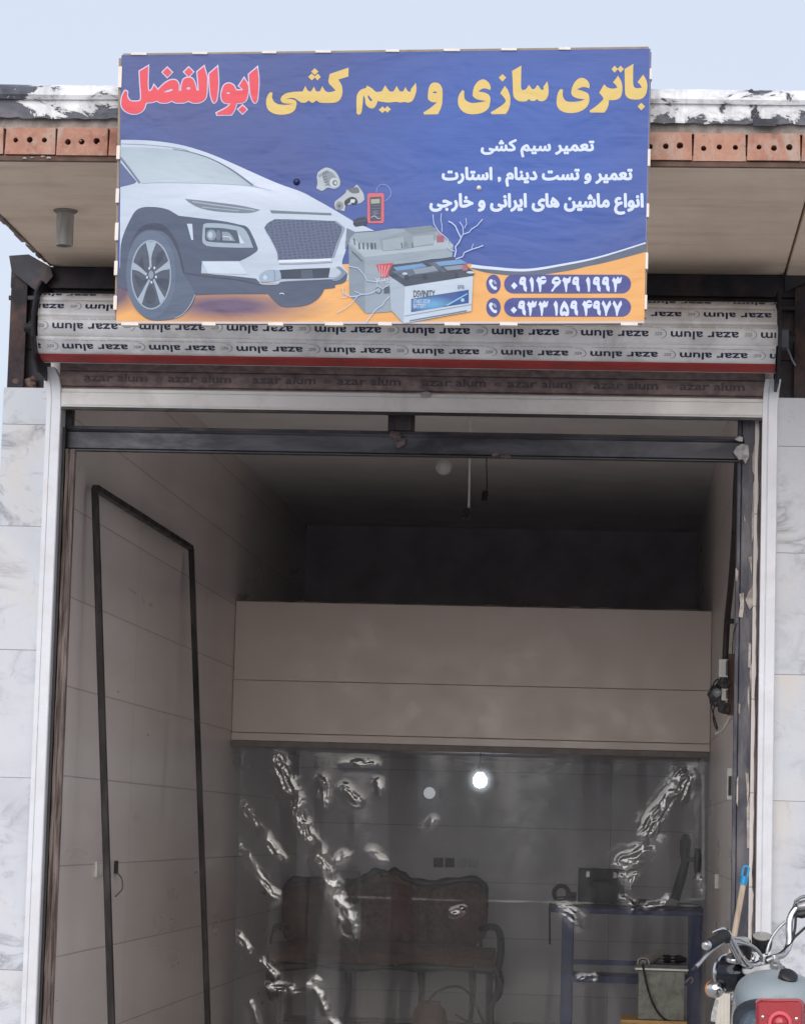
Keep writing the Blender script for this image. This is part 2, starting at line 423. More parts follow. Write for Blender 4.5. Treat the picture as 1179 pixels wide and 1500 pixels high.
M_cement = plain('raw_cement', rgb(120, 112, 106), .85, var=.2, scale=9, bmp=.3)
M_dark = plain('dark_steel', rgb(40, 40, 50), .5, .3, var=.35, scale=12, dirt=rgb(86, 66, 58), dscale=6, damt=.5)
M_rust = plain('rusty_steel', rgb(46, 41, 48), .7, .2, var=.35, scale=10, dirt=rgb(120, 84, 66), dscale=5, damt=.45, bmp=.3)
M_frame = plain('bare_steel', rgb(46, 46, 52), .38, .6, var=.4, scale=6, dirt=rgb(92, 92, 98), dscale=5, damt=.6, stretch=(.35, 1, 1))
M_alu = plain('pale_aluminium', rgb(206, 208, 216), .35, .15, var=.05, scale=5, bmp=.02, dirt=rgb(180, 178, 178), damt=.35)
M_alu2 = plain('cream_aluminium', rgb(214, 211, 210), .4, .1, var=.05, scale=5, bmp=.02, dirt=rgb(178, 170, 166), damt=.4)
M_white = plain('white_plastic', rgb(222, 222, 222), .4, var=.04, bmp=0)
M_black = plain('black_plastic', rgb(28, 28, 32), .42, var=.2, bmp=.05)
M_wire = plain('black_cable', rgb(30, 28, 30), .5, var=.15, bmp=0)
M_foam = plain('foam_and_plaster', rgb(196, 186, 180), .85, var=.15, scale=40, bmp=.6, dirt=rgb(120, 106, 98), dscale=14, damt=.7)
M_chrome = plain('chrome', rgb(215, 216, 220), .13, 1.0, var=.06, scale=9, bmp=.02, dirt=rgb(140, 136, 134), dscale=9, damt=.5)
M_silver = plain('cast_silver', rgb(176, 176, 180), .34, .8, var=.1, scale=20, bmp=.08, dirt=rgb(110, 106, 104), dscale=11, damt=.5)

# ------------------------------------------------------------------ ground
mp, t, b = newmat('asphalt'); o_ = coords(t)
t.links.new(ramp(t, noi(t, o_, 3, 8, .7), (.3, W3(.27)), (.7, W3(.36))), b.inputs['Base Color']); b.inputs['Roughness'].default_value = .9
bump(t, b, noi(t, o_, 160, 4), .5, .01)
struct(MB().box(-400, 400, -400, 400, -.6, -.12).build('ground', mp))
mp, t, b = newmat('pavement_concrete'); o_ = coords(t)
br = N(t, 'ShaderNodeTexBrick', offset=.5); t.links.new(o_, br.inputs['Vector'])
for k, x in (('Scale', 1), ('Mortar Size', .006), ('Brick Width', .4), ('Row Height', .4)): br.inputs[k].default_value = x
br.inputs['Color1'].default_value = rgb(190, 186, 180); br.inputs['Color2'].default_value = rgb(200, 196, 190); br.inputs['Mortar'].default_value = rgb(90, 86, 82)
t.links.new(mixrgb(t, ramp(t, noi(t, o_, 2, 7, .7), (.4, W3(0)), (.7, W3(.6))), br.outputs['Color'], rgb(150, 144, 138)), b.inputs['Base Color'])
b.inputs['Roughness'].default_value = .85
struct(MB().box(-9, 9, -3.2, .05, -.118, 0).build('pavement', mp, bevel=.01))
M_floor = m_tile('floor_tiles', 0, rgb(150, 144, 140), row=.6, wid=.6)
struct(MB().box(XL, XR, .055, YB, -.1, ZF).build('shop_floor', plain('floor_stone', rgb(204, 201, 199), .3, var=.12, scale=4, bmp=.03, dirt=rgb(84, 76, 70), damt=.5)))

# ------------------------------------------------------------------ the shop building
bld = thing('shop_building', 'one storey shop with white marble piers, brick edged flat canopy and open tiled interior', 'building', (XL, 0, 0))
MARB = m_marble()
def slabs(x0, x1, zs, y0=-.03, cuts=()):
    mb = MB(); g = .0007
    for i in range(len(zs)-1):
        xs = [x0]+[c for c in cuts if x0 < c < x1]+[x1]
        for j in range(len(xs)-1):
            d = random.uniform(-.0015, .0015)
            mb.box(xs[j]+g, xs[j+1]-g, y0+d, y0+.025, zs[i]+g, zs[i+1]-g)
    return mb
zl = [0.0]+[P(40, y, 0).z for y in (1422, 1140, 953, 772, 623)]+[ZML]
pl = slabs(XPL0, XPL1, zl).build('marble_pier', MARB, bld, bevel=.0008)
MB().box(XPL0+.004, XPL1-.01, -.006, .40, 0, ZML-.003).build('pier_core', M_cement, pl)
zr = [0.0]+[P(1150, y, 0).z for y in (1440, 1174, 989, 811, 655)]+[ZMR]
pr = slabs(XPR0, XPR1, zr, cuts=(XPR0+.62,)).build('marble_pier', MARB, bld, bevel=.0008)
MB().box(XPR0+.01, XPR1-.004, -.006, .40, 0, ZMR-.003).build('pier_core', M_cement, pr)

TZ = PX(100, 740, XL).z
COL_W = rgb(228, 220, 217)
M_wl = m_tile('wall_tiles_side', 1, COL_W, zoff=TZ, xoff=.3, wid=2.4)
M_wb = m_tile('wall_tiles_back', 0, rgb(218, 213, 214), zoff=TZ-.1, row=.42, wid=2.4)
M_wf = m_tile('fascia_tiles', 0, rgb(218, 206, 199), zoff=P(690, 1004, YP).z, row=.6, wid=9, xoff=4.6, streak=.1, joint=.85, stain=.03)
M_ceil = plain('ceiling_plaster', rgb(238, 236, 235), .8, var=.06, scale=3, bmp=.1)
M_loft = plain('loft_plaster', rgb(206, 203, 208), .9, var=.15, scale=4, bmp=.2)
wl = MB().box(XL-.22, XL, .41, YB+.2, 0, ZC).build('side_wall', M_wl, bld)
MB().box(XL-.10, XL, .035, .408, ZF, ZC-.12).build('wall_return', M_wl, wl)
wr = MB().box(XR, XR+.22, .41, YB+.2, 0, ZC).build('side_wall', M_wl, bld)
MB().box(XR, XR+.10, .035, .408, ZF, ZC-.12).build('wall_return', M_wl, wr)
bw = MB().box(XL, XR, YB, YB+.2, -.1, ZM0+.06).build('back_wall', M_wb, bld)
MB().box(XL, XR, YB, YB+.2, ZM1, ZC).build('loft_wall', M_loft, bw)
cl = MB().box(XL-.22, XR+.22, .31, YB+.2, ZC, ZC+.2).build('ceiling', M_ceil, bld)
MB().box(XL+.004, XR-.004, YB-.22, YB-.002, P(700, 770, YB).z, ZC-.002).build('ceiling_beam', plain('beam_plaster', rgb(228, 224, 222), .85, var=.1, scale=6), cl)
mz = MB().box(XL+.002, XR-.002, YP+.03, YB-.002, ZM0+.004, ZM1-.02).build('mezzanine', M_loft, bld)
fa = MB()
zz = [ZM0+.05, P(690, 1004, YP).z, ZM1]
for i in (0, 1): fa.box(XL+.003, XR-.003, YP, YP+.028, zz[i]+.0009, zz[i+1]-.0009)
fa = fa.build('fascia', M_wf, mz, bevel=.002)
MB().box(XL+.003, XR-.003, YP-.014, YP+.028, ZM0, ZM0+.047).build('fascia_edge', M_wf, mz, bevel=.003)
crumb = MB(); n = 160; vs = []
for i in range(n+1):
    x = XL+.02+(XR-XL-.04)*i/n; h = max(.0005, .006+.016*noise.noise(Vector((x*11, 3, 0)))+.006*noise.noise(Vector((x*45, 3, 0))))
    vs += [(x, YP+.002, ZM1-.001), (x, YP+.004, ZM1+h), (x, YP+.05, ZM1+h*.8), (x, YP+.06, ZM1-.001)]
crumb.add(vs, [(i*4+j, i*4+j+1, i*4+j+5, i*4+j+4) for i in range(n) for j in range(3)]).build('mortar_crust', M_cement, mz)
# lintel and steel columns over the piers
XD0, XD1 = P(14, 500, .05).x, XPR1
li = MB().box(XD0+.02, XD1, .06, .30, P(600, 520, .06).z, ZS-.002).build('lintel', M_dark, bld, bevel=.004)
MB().box(XD0, XD1-.1, .02, .058, ZS-.10, ZS-.003).obox((XD0, .0, ZS-.15), (XD1, .0, ZS-.15), .02, .02).build('flange', M_dark, li, bevel=.003)
def column(x0, x1, z0):
    c = MB().box(x0, x1, -.015, .0, z0, ZS-.06).box((x0+x1)/2-.008, (x0+x1)/2+.008, .002, .058, z0, ZS-.06).build('steel_column', M_rust, bld, bevel=.002)
    return c
cL = column(P(14, 500, 0).x, P(38, 500, 0).x, ZML+.001)
MB().box(P(36, 500, .1).x, P(92, 500, .1).x, .062, .25, ZML-.1, P(600, 520, .06).z-.002).build('side_plate', M_dark, cL)
g = [P(*q, -.03) for q in ((13, 374), (42, 372), (74, 390), (78, 404), (60, 425), (50, 424), (17, 398))]
MB().prism(g, (0, .02, 0)).build('gusset', M_dark, cL, bevel=.002)
cR = column(P(1163, 500, 0).x, P(1179, 500, 0).x, ZMR+.001)
MB().box(P(1120, 560, .1).x, P(1179, 560, .1).x+.2, .062, .25, ZMR-.1, P(600, 520, .06).z-.002).build('side_plate', M_dark, cR)
g = [P(*q, -.03) for q in ((1148, 395), (1160, 384), (1170, 362), (1179, 352), (1190, 410), (1165, 420), (1150, 428))]
MB().prism(g, (0, .02, 0)).build('gusset', M_dark, cR, bevel=.002)
def lump(mb, c, r, n=1, sq=(1, 1, 1)):
    bm = bmesh.new(); bmesh.ops.create_icosphere(bm, subdivisions=2, radius=1)
    sd = Vector((random.random()*9, random.random()*9, 3))
    vs = [Vector(c)+Vector((v.co.x*sq[0], v.co.y*sq[1], v.co.z*sq[2]))*r*(1+.45*noise.noise(v.co*1.7+sd)+.2*noise.noise(v.co*4+sd)) for v in bm.verts]
    fs = [[v.index for v in f.verts] for f in bm.faces]; bm.free(); return mb.add(vs, fs)
rub = MB()
for k in range(16): lump(rub, P(random.uniform(18, 52), random.uniform(552, 567), random.uniform(-.005, .04)), random.uniform(.012, .028), sq=(1, .8, .8))
rub.build('mortar_rubble', plain('rubble', rgb(112, 90, 82), .95, var=.3, scale=30, bmp=.5), cL)

# canopy
can = MB().box(XCL+.01, XPR1, YC+.14, .30, ZS+.045, PAR_Z0+.06).build('canopy', M_cement, bld)
sf = MB().box(XCL, XCR-.004, YC+.03, .055, ZS, ZS+.042).box(XCR+.004, XPR1, YC+.03, .055, ZS-.012, ZS+.042)
sf.build('soffit', m_soffit(), can, bevel=.004)
edge = MB(); y = YC+.06
while y < -.02:
    l = random.uniform(.05, .16); edge.box(XCL-random.uniform(.008, .03), XCL-.001, y, min(y+l, .05), ZS+random.uniform(-.012, .006), ZS+.05); y += l
edge.build('ragged_edge', plain('old_mortar', rgb(130, 116, 108), .9, var=.3, scale=14, bmp=.4), can)
# brick course with real holes
BZ0, BZ1 = P(1000, 234, YC).z, P(1000, 193, YC).z
bw_ = P(82, 215, YC).x - P(6, 210, YC).x
MBR = m_brick(); bk = MB()
x = P(6, 210, YC).x - 2*bw_
BX0 = x
while x < XPR1:
    hz = (BZ0+BZ1)/2-.002+random.uniform(-.003, .003); zt = BZ1+random.uniform(-.004, .002); zb = BZ0+random.uniform(-.002, .002); dy = random.uniform(-.004, .004)
    g = random.uniform(.0015, .004); loop = [(x+g, -zb), (x+bw_-g, -zb), (x+bw_-g-.002, -zt), (x+g+.003, -zt)]
    hj = [(random.uniform(-.004, .004), random.uniform(-.004, .004), random.uniform(.0095, .0125)) for k in range(3)]
    holes = [[(x+bw_*(.22+.28*k)+hj[k][0]+hj[k][2]*math.cos(a*math.pi/8)+random.uniform(-.0008, .0008), -hz+hj[k][1]+hj[k][2]*math.sin(a*math.pi/8)+random.uniform(-.0008, .0008)) for a in range(16)] for k in range(3)]
    vs, fs = fill2d([loop]+holes)
    bk.add([(v[0], YC+dy, -v[1]) for v in vs], fs)
    for lp in [loop]+holes:
        n = len(lp); bk.add([(q[0], YC+dy+e, -q[1]) for e in (0, .1) for q in lp], [(i, (i+1) % n, (i+1) % n+n, i+n) for i in range(n)])
    x += bw_
bc = bk.build('brick_course', MBR, can)
smr = MB()
for k in range(26):                     # mortar smears and plugs on the brick faces
    px = random.choice((random.uniform(0, 178), random.uniform(950, 1179))); q = P(px, random.choice((random.uniform(192, 198), random.uniform(228, 234), random.uniform(198, 230))), YC)
    lump(smr, q+Vector((0, .003, 0)), random.uniform(.002, .0055), sq=(random.uniform(.8, 2.2), .6, .8))
smr.build('mortar_smears', plain('pale_mortar', rgb(160, 152, 148), .95, var=.25, scale=22, bmp=.8, dirt=rgb(104, 92, 86), dscale=9, damt=.6), bc)
MB().box(BX0, XPR1, YC+.055, YC+.13, BZ0-.002, BZ1).build('brick_core', plain('clay_dust', rgb(150, 104, 88), .9, var=.3, scale=40), bc)
mo = MB()
MB().box(BX0, XPR1, YC+.012, YC+.139, BZ1-.004, PAR_Z0+.02).build('mortar_bed', plain('pale_mortar', rgb(160, 152, 148), .95, var=.25, scale=22, bmp=.8, dirt=rgb(104, 92, 86), dscale=9, damt=.6), can)
MB().box(BX0, XPR1, YC+.006, YC+.028, ZS-.004, BZ0-.004).build('drip_edge', plain('brown_edge', rgb(92, 72, 64), .9, var=.3, scale=16, bmp=.4), can)
# parapet sheet: rolled top, vertical face, ragged lower lip
pa = MB(); nx = 220; prof = []
zt, zb = PAR_Z1, PAR_Z0
for k in range(9):
    a = k/8; prof.append((YC+.10-.13*math.sin(a*math.pi/2), zt-.012-.05*(1-math.cos(a*math.pi/2))))
prof += [(YC-.038, zt-.075), (YC-.030, zt-.09), (YC-.018, (zt+zb)/2-.01), (YC-.012, zb+.03), (YC-.014, zb)]
vs = []; n = len(prof)
for i in range(nx+1):
    x = BX0+(XPR1-BX0)*i/nx
    for j, (y, z) in enumerate(prof):
        e = .006*noise.noise(Vector((x*3, j*.4, 1)))+.003*noise.noise(Vector((x*14, j*.9, 5)))
        dz = .006*noise.noise(Vector((x*1.3, 9, 0)))+(.007*noise.noise(Vector((x*22, 2, 0)))+.005*noise.noise(Vector((x*60, 2, 0))) if j == n-1 else 0)
        vs.append((x, y+e, z+dz))
fs = [(i*n+j, i*n+j+1, (i+1)*n+j+1, (i+1)*n+j) for i in range(nx) for j in range(n-1)]
pa.add(vs, fs)
pp = pa.build('parapet', m_parapet(), can, smooth=True)
MB().box(BX0, XPR1, YC+.10, YC+.139, PAR_Z0+.022, PAR_Z1-.016).build('parapet_core', M_cement, pp)
ps = MB()
q0 = P(1103, 173, YC-.03); q1 = P(1137, 184, YC-.03)
ps.box(q0.x, q1.x, YC-.03, YC-.016, q1.z, q0.z)
for k in range(26):
    a = k/25; lump(ps, P(1103+random.uniform(-5, 5)+a*3, 131+41*a, YC-.03)+Vector((0, .006, 0)), random.uniform(.003, .008), sq=(1, .35, 1.2))
ps.build('bitumen_patch', plain('bitumen', rgb(56, 56, 66), .7, var=.3, scale=30, bmp=.5), pp)

# drain stub under the canopy
a = PZ(96, 308, ZS); 
dp = thing('drain_pipe', 'short grey plastic drain pipe stub hanging from the canopy underside', 'pipe', a)
r_ = .5*26/FOC*(a.y-CAM.y)
MB().lathe(a, (0, 0, -1), [(r_, -.02), (r_, .02), (r_*1.02, .02), (r_*1.02, .14), (r_*.98, .145), (r_*.90, .145), (r_*.90, .03)], 32).build('pipe', plain('grey_pipe', rgb(156, 153, 150), .5, var=.2, scale=14, stretch=(3, 3, .5), dirt=rgb(170, 168, 164), dscale=12, damt=.6), dp, smooth=True)
MB().lathe(a, (0, 0, -1), [(r_*1.5, -.01), (r_*1.4, .004), (r_*1.05, .012)], 24).build('collar', M_cement, dp, smooth=True)

# ------------------------------------------------------------------ roller shutter
sh = thing('roller_shutter', 'rolled up metal shutter with printed white slats and one red slat above the opening', 'shutter', (-.94, -.03, 0))
SR = .151; YS = -.215
c_ = P(590, 486, YS-.02); ZSH = c_.z
XS0, XS1 = P(55, 480, YS-SR*.9).x, P(1138, 490, YS-SR*.9).x
M_slat = plain('white_slat', rgb(232, 232, 235), .4, .1, var=.05, scale=7, bmp=.03, dirt=rgb(168, 164, 164), dscale=4, damt=.5)
M_red = plain('red_slat', rgb(156, 42, 42), .45, .05, var=.12, scale=8, bmp=.03, dirt=rgb(110, 40, 40), damt=.5)
M_dirty = plain('grimy_slat', rgb(126, 108, 106), .7, .05, var=.25, scale=45, bmp=.2, dirt=rgb(92, 78, 80), dscale=22, damt=.8, stretch=(.6, 1, 1))
M_ink = plain('navy_ink', rgb(26, 38, 72), .5, var=.15, bmp=0, scale=30)
M_ink2 = plain('faded_grey_ink', rgb(138, 140, 146), .6, var=.1, bmp=0)
M_ink3 = plain('worn_ink', rgb(74, 66, 72), .7, var=.3, bmp=0, scale=60)
def arc(x, a, r):
    return Vector((x, YS-math.cos(R(a))*r, ZSH+math.sin(R(a))*r))
A0, DA = 45.5, 34.5
# one printed word group in (u, v): v in slat-widths of metres
def unit():
    parts = []
    for du, dv in ((0, 0), (.0016, 0), (-.0016, 0), (0, .0012), (0, -.0012)):      # heavy strokes
        vs, fs = fit(text2d('azar'), 0, 0, 1, 1)
        parts.append(([(v[0]*.128+du, -(v[1]-1)*.0225+dv) for v in vs], fs, 0))
        vs, fs = fit(text2d('alum'), 0, 0, 1, 1)
        parts.append(([(.150+v[0]*.132+du, -(v[1]-1)*.033+dv) for v in vs], fs, 0))
    vs, fs = fit(text2d('ezc', .004, .25), 0, 0, 1, 1)
    parts.append(([(-.058+v[0]*.032, .004-(v[1]-1)*.014) for v in vs], fs, 1))
    ar = [(-.050+.026*math.cos(R(a)), .011+.019*math.sin(R(a))) for a in range(95, 276, 15)]
    vs, fs = ribbon(ar, [.0006+.0028*math.sin(math.pi*i/12) for i in range(13)]); parts.append((vs, fs, 1))
    vs, fs = fit(text2d('in alum', 0), 0, 0, 1, 1); parts.append(([(-.062+v[0]*.036, -.016-(v[1]-1)*.0045) for v in vs], fs, 1))
    vs, fs = fit(text2d('Please Remove This Tape After Installation', 0), 0, 0, 1, 1)
    parts.append(([(-.018+v[0]*.30, -.0205-(v[1]-1)*.0058) for v in vs], fs, 1))
    return parts
UNIT = unit()
def clipx(o, x0, x1):
    bm = bmesh.new(); bm.from_mesh(o.data)
    for x, nrm in ((x0, -1), (x1, 1)):
        gm = bm.verts[:]+bm.edges[:]+bm.faces[:]
        bmesh.ops.bisect_plane(bm, geom=gm, plane_co=(x, 0, 0), plane_no=(nrm, 0, 0), clear_outer=True)
    bm.to_mesh(o.data); bm.free()
rows = {0: 943, 1: 1031, 2: 983, 3: 997}
for k in range(-1, 9):
    a1 = A0-DA*(k-1) if k else A0+DA; a0 = a1-DA
    a1 = A0+DA-DA*k; a0 = a1-DA
    pf = []
    for j in range(9):
        f = j/8; r = SR-(.0035 if j in (0, 8) else 0)
        pf.append((a1-DA*(.0 if j == 0 else 1.0 if j == 8 else .03+.94*(j-1)/6), r))
    mb = MB(); vs = []
    nx = 24
    for i in range(nx+1):
        x = XS0+(XS1-XS0)*i/nx+(.003*(k % 3)-.003 if i in (0, nx) else 0)
        vs += [arc(x, a, r) for a, r in pf]
    n = len(pf)
    fs = [(i*n+j, i*n+j+1, (i+1)*n+j+1, (i+1)*n+j) for i in range(nx) for j in range(n-1)]
    mb.add(vs, fs)
    sl_ = mb.build('slat', M_red if k == 4 else M_slat, sh, smooth=True, angle=60)
    if k in rows:
        xr = P(rows[k], 480, YS-SR).x; am = (a0+a1)/2; per = .3775
        mb = MB(); i = 0
        for q in range(-9, 2):
            xl = xr+q*per; xri = xl+.282
            if xri < XS0-.1 or xl > XS1+.1: continue
            for k2, (vv, ff, mk) in enumerate(UNIT):
                mb.add([arc(xri-v[0], am+math.degrees((v[1]*-1+.012)/SR), SR+.0009+.00008*k2) for v in vv], ff, (M_ink, M_ink2)[mk])
        lt = mb.build('lettering', M_ink, sl_)
        clipx(lt, XS0+.002-(BASE[lt.name].x), XS1-.004-(BASE[lt.name].x))
# end plates and axle
M_end = plain('dark_end_plate', rgb(30, 30, 38), .55, .3, var=.3, scale=10)
ax = MB().lathe((XS0+.01, YS, ZSH), (1, 0, 0), [(SR-.006, 0), (SR-.006, XS1-XS0-.02)], 32)
ax.build('drum', M_end, sh, smooth=True)
for xe, d in ((XS0-.004, -1), (XS1+.004, 1)):
    e = MB(); R_ = SR+.055
    loop = [Vector((xe, YS-math.cos(R(a))*R_, ZSH+math.sin(R(a))*R_)) for a in (75, 40, 10, -20, -50, -80)]
    loop = [Vector((xe, -.02, ZSH+R_*.97))]+loop+[Vector((xe, -.02, ZSH-R_*1.05))]
    e.prism(loop, (d*.012, 0, 0)); e.lathe((xe+d*.012, YS, ZSH), (d, 0, 0), [(.03, 0), (.03, .05), (.02, .05), (.02, .07)], 16)
    e.build('end_plate', M_end, sh, bevel=.002)
mt = MB().box(XS1+.02, XS1+.055, YS-.05, YS+.02, ZSH-.05, ZSH+.03).build('motor_box', plain('grey_motor', rgb(78, 82, 94), .5, .3), sh, bevel=.004)
MB().tube(catmull([(XS1+.05, YS-.03, ZSH-.05), (XS1+.07, YS-.04, ZSH-.1), (XS1+.085, YS-.02, ZSH-.12)], 4), .004).build('motor_wire', plain('pale_wire', rgb(120, 120, 130), .5, bmp=0), mt)
# hanging curtain: printed slat and bottom rail
YG = -.055
zA, zB, zC_ = P(600, 547, YG).z, P(600, 576, YG).z, P(600, 604, YG).z
XG0, XG1 = P(86, 590, YG).x, P(1120, 590, YG).x
cs = MB(); vs = []; pf = [(YG+.004, zA+.05), (YG-.002, zA+.002), (YG-.002, zA-.006), (YG+.006, zA-.009), (YG-.001, zA-.013), (YG-.009, (zA+zB)/2), (YG-.001, zB+.012), (YG+.006, zB+.009), (YG-.002, zB+.006), (YG-.004, zB+.001)]
n = len(pf)
for x in (XG0, XG1): vs += [(x, y, z) for y, z in pf]
cs.add(vs, [(j, j+1, n+j+1, n+j) for j in range(n-1)])
cs = cs.build('slat', M_dirty, sh, smooth=True, angle=30)
sb = P(1, 1, 1)
lt = MB(); zm = (zA+zB)/2
for q in range(9):
    x0 = P(996, 550, YG).x-q*.3715
    for k2, (vv, ff, mk) in enumerate(UNIT[:11]):
        if mk == 0 or q % 2 == 0:
            lt.add([(x0+v[0]*.98, YG-.0105-.00008*k2, zm-.012+v[1]*1.02) for v in vv], ff)
lt = lt.build('lettering', M_ink3, cs); clipx(lt, XG0+.02-BASE[lt.name].x, XG1-.02-BASE[lt.name].x)
br_ = MB()
pf = [(YG-.004, zB), (YG-.010, zB-.004), (YG-.010, zB-.018), (YG-.016, zB-.021), (YG-.016, zC_+.010), (YG-.018, zC_+.004), (YG-.018, zC_), (YG+.014, zC_), (YG+.014, zB)]
n = len(pf); vs = [(x, y, z) for x in (XG0, XG1) for y, z in pf]
br_.add(vs, [(j, (j+1) % n, n+(j+1) % n, n+j) for j in range(n)]+[tuple(range(n)), tuple(range(2*n-1, n-1, -1))])
rail = br_.build('bottom_rail', M_alu2, sh)
q = P(624, 578, YG-.016)
MB().lathe(q, (0, -1, 0), [(.014, -.002), (.014, .0016), (.012, .0022)], 28, sx=1.75).build('lock_plate', plain('dull_lock', rgb(150, 146, 146), .5, .3), rail, smooth=True)
MB().box(XG0, XG1, YG-.014, YG+.01, zC_-.012, zC_-.001).build('rubber_strip', M_black, rail)
def guide(pxl, pxr, top, dx):
    """vertical channel whose mouth flares at the top"""
    g_ = MB(); secs = []
    x0, x1 = P(pxl, 800, -.06).x, P(pxr, 800, -.06).x
    for z, ox, oy in ((0, 0, 0), (top-.14, 0, 0), (top-.09, dx*.003, -.002), (top-.045, dx*.012, -.008), (top, dx*.034, -.02)):
        wd = x1-x0; e = .009
        sec = [(0, -.075), (wd*.30, -.075), (wd*.32, -.071), (wd*.36, -.071), (wd*.38, -.075), (wd-.004, -.075), (wd, -.071), (wd, -.012), (0, -.012)]
        secs.append([Vector((x0+ox+a, oy+b_, z)) for a, b_ in sec])
    return g_.loft(secs).build('guide_rail', M_alu, sh, smooth=True, angle=25)
guide(60.5, 82, P(75, 539, -.06).z, -1); guide(1114, 1137, P(1130, 557, -.06).z, .3)

# ------------------------------------------------------------------ steel door frame
df = thing('door_frame', 'bare dark steel door frame with worn edges standing in the shop opening', 'door frame', (-.94, .06, ZF))
YF = .05
zt0, zt1 = P(600, 668, YF).z, P(600, 637, YF).z
xa, xb = P(96, 660, YF).x, P(1090, 660, YF).x
tr = MB(); 
pf = [(YF, zt0+.006), (YF-.012, zt0), (YF-.012, zt0+.004), (YF-.004, zt0+.012), (YF-.004, zt1-.012), (YF-.010, zt1-.006), (YF-.012, zt1), (YF+.04, zt1), (YF+.04, zt0)]
n = len(pf); vs = [(x, y, z) for x in (xa, xb) for y, z in pf]
tr.add(vs, [(j, (j+1) % n, n+(j+1) % n, n+j) for j in range(n)]+[tuple(range(n)), tuple(range(2*n-1, n-1, -1))])
tr = tr.build('transom', M_frame, df)
MB().box(xa, xb, YF-.002, YF+.04, zt1+.001, zt1+.016).build('transom_lip', M_dark, tr, bevel=.002)
ZT = P(600, 545, YF).z
m0, m1 = P(568, 620, YF).x, P(607, 620, YF).x
MB().box(m0, m1, YF+.004, YF+.04, zt1+.018, ZT).box(m0+.03, m1-.012, YF-.004, YF+.003, zt1+.018, ZT).build('mullion', M_dark, df, bevel=.003)
pL0, pL1 = P(91, 610, YF).x, P(106, 610, YF).x
MB().box(pL0, pL1, YF, YF+.06, zt1-.03, ZT).build('upper_post', M_dark, df, bevel=.003)
# left jamb: worn angle iron and timber strip side by side
M_wood = plain('weathered_strip', rgb(128, 116, 112), .85, var=.35, scale=9, bmp=.4, dirt=rgb(62, 46, 44), dscale=7, damt=.9, stretch=(9, 3, .5))
xg = P(82, 800, -.06).x
x0, x1 = xg+.008, xg+.052
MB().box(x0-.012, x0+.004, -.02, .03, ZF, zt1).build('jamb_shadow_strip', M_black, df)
lj = MB(); secs = []
for i in range(90):
    z = ZF+(zt0-ZF)*i/89; e = lambda k: .0035*noise.noise(Vector((z*7, k, 0)))+.002*noise.noise(Vector((z*33, k, 4)))
    secs.append([Vector((x0+.006+e(1), .0+e(2), z)), Vector((x0+.020+e(3), -.004+e(4), z)), Vector((x0+.022+e(3), .008, z)), Vector((x1-.010+e(5), .004+e(6), z)), Vector((x1+e(7), .012, z)), Vector((x1, .05, z)), Vector((x0+.006, .05, z))])
lj.loft(secs).build('left_jamb', M_wood, df)
hk = [PX(*q, XL+.06) for q in ((84, 1058), (89, 1062), (94, 1068), (91, 1071), (86, 1064))]
# right post: dark painted, peeling
p0, p1 = P(1077, 900, YF).x, P(1106, 900, YF).x
M_post = plain('peeling_grey_paint', rgb(62, 62, 74), .5, .15, var=.2, scale=9, bmp=.15, dirt=rgb(116, 112, 114), dscale=9, damt=.55, stretch=(2, 2, .6))
rp = MB().box(p0, p0+.018, YF+.012, YF+.06, ZF, ZT).box(p0+.019, p1, YF-.002, YF+.06, ZF, ZT).build('right_post', M_post, df, bevel=.003)
rj = MB(); secs = []
xe0, xe1 = p1+.001, P(1114, 800, -.06).x
for i in range(110):
    z = ZF+(ZT-ZF)*i/109; e = lambda k, a=.006: a*noise.noise(Vector((z*8, k, 7)))+.003*noise.noise(Vector((z*30, k, 3)))
    secs.append([Vector((xe0+.003+e(1), .03+e(2), z)), Vector((xe0+.010+e(3), .005+e(4), z)), Vector((xe1-.004+e(5, .002), .0+e(6), z)), Vector((xe1, .045, z)), Vector((xe0, .06, z))])
rj.loft(secs).build('jamb_filler', M_wood, df)
# foam and plaster remnants, traced
def Z6(s, Y): return [P(980+float(a.split(',')[0])/3.39, 560+float(a.split(',')[1])/3.39, Y) for a in s.split()]
M_foam2 = plain('torn_tape', rgb(190, 188, 190), .7, var=.15, scale=50, bmp=.6, dirt=rgb(110, 106, 108), dscale=22, damt=.7)
for s in ('318,345 335,318 362,305 395,312 398,370 380,405 365,380 345,385', '325,280 350,265 368,272 365,295 340,290'):
    MB().prism(Z6(s, YF-.03), (0, .016, 0)).build('tape_scrap', M_foam2, rp, bevel=.003)
for s in ('412,360 428,290 432,420 428,470 414,440', '392,868 412,865 410,960 402,905', '348,1050 372,1045 372,1120 365,1170 345,1165 352,1100', '378,1080 395,1040 418,1000 416,1110 400,1130',
          '395,1290 408,1300 405,1420 392,1415', '410,690 418,500 426,480 420,760 410,800', '400,1440 412,1380 414,1500 404,1540', '372,655 380,690 374,690', '330,920 345,940 340,990 330,985'):
    MB().prism(Z6(s, YF-.012), (0, .012, 0)).build('plaster_scrap', M_foam, rp, bevel=.002)
def Z7(s, Y): return [P(980+float(a.split(',')[0])/3.39, 900+float(a.split(',')[1])/3.39, Y) for a in s.split()]
for s in ('388,380 400,330 398,520 390,430', '378,785 395,790 398,880 388,950 384,850', '385,960 400,900 402,1160 386,1165', '336,820 344,800 342,960 334,940', '345,440 354,450 352,500 344,490'):
    MB().prism(Z7(s, YF-.012), (0, .012, 0)).build('plaster_scrap', M_foam, rp, bevel=.002)
q = P(582, 645, YF-.02); mbw = MB()
for k in range(7): lump(mbw, q+Vector((random.uniform(-.035, .035), 0, random.uniform(-.02, .03))), random.uniform(.008, .02), sq=(1, .5, 1))
mbw.build('weld_scab', plain('weld_crust', rgb(96, 82, 84), .8, .2, var=.4, scale=40, bmp=.6), tr)
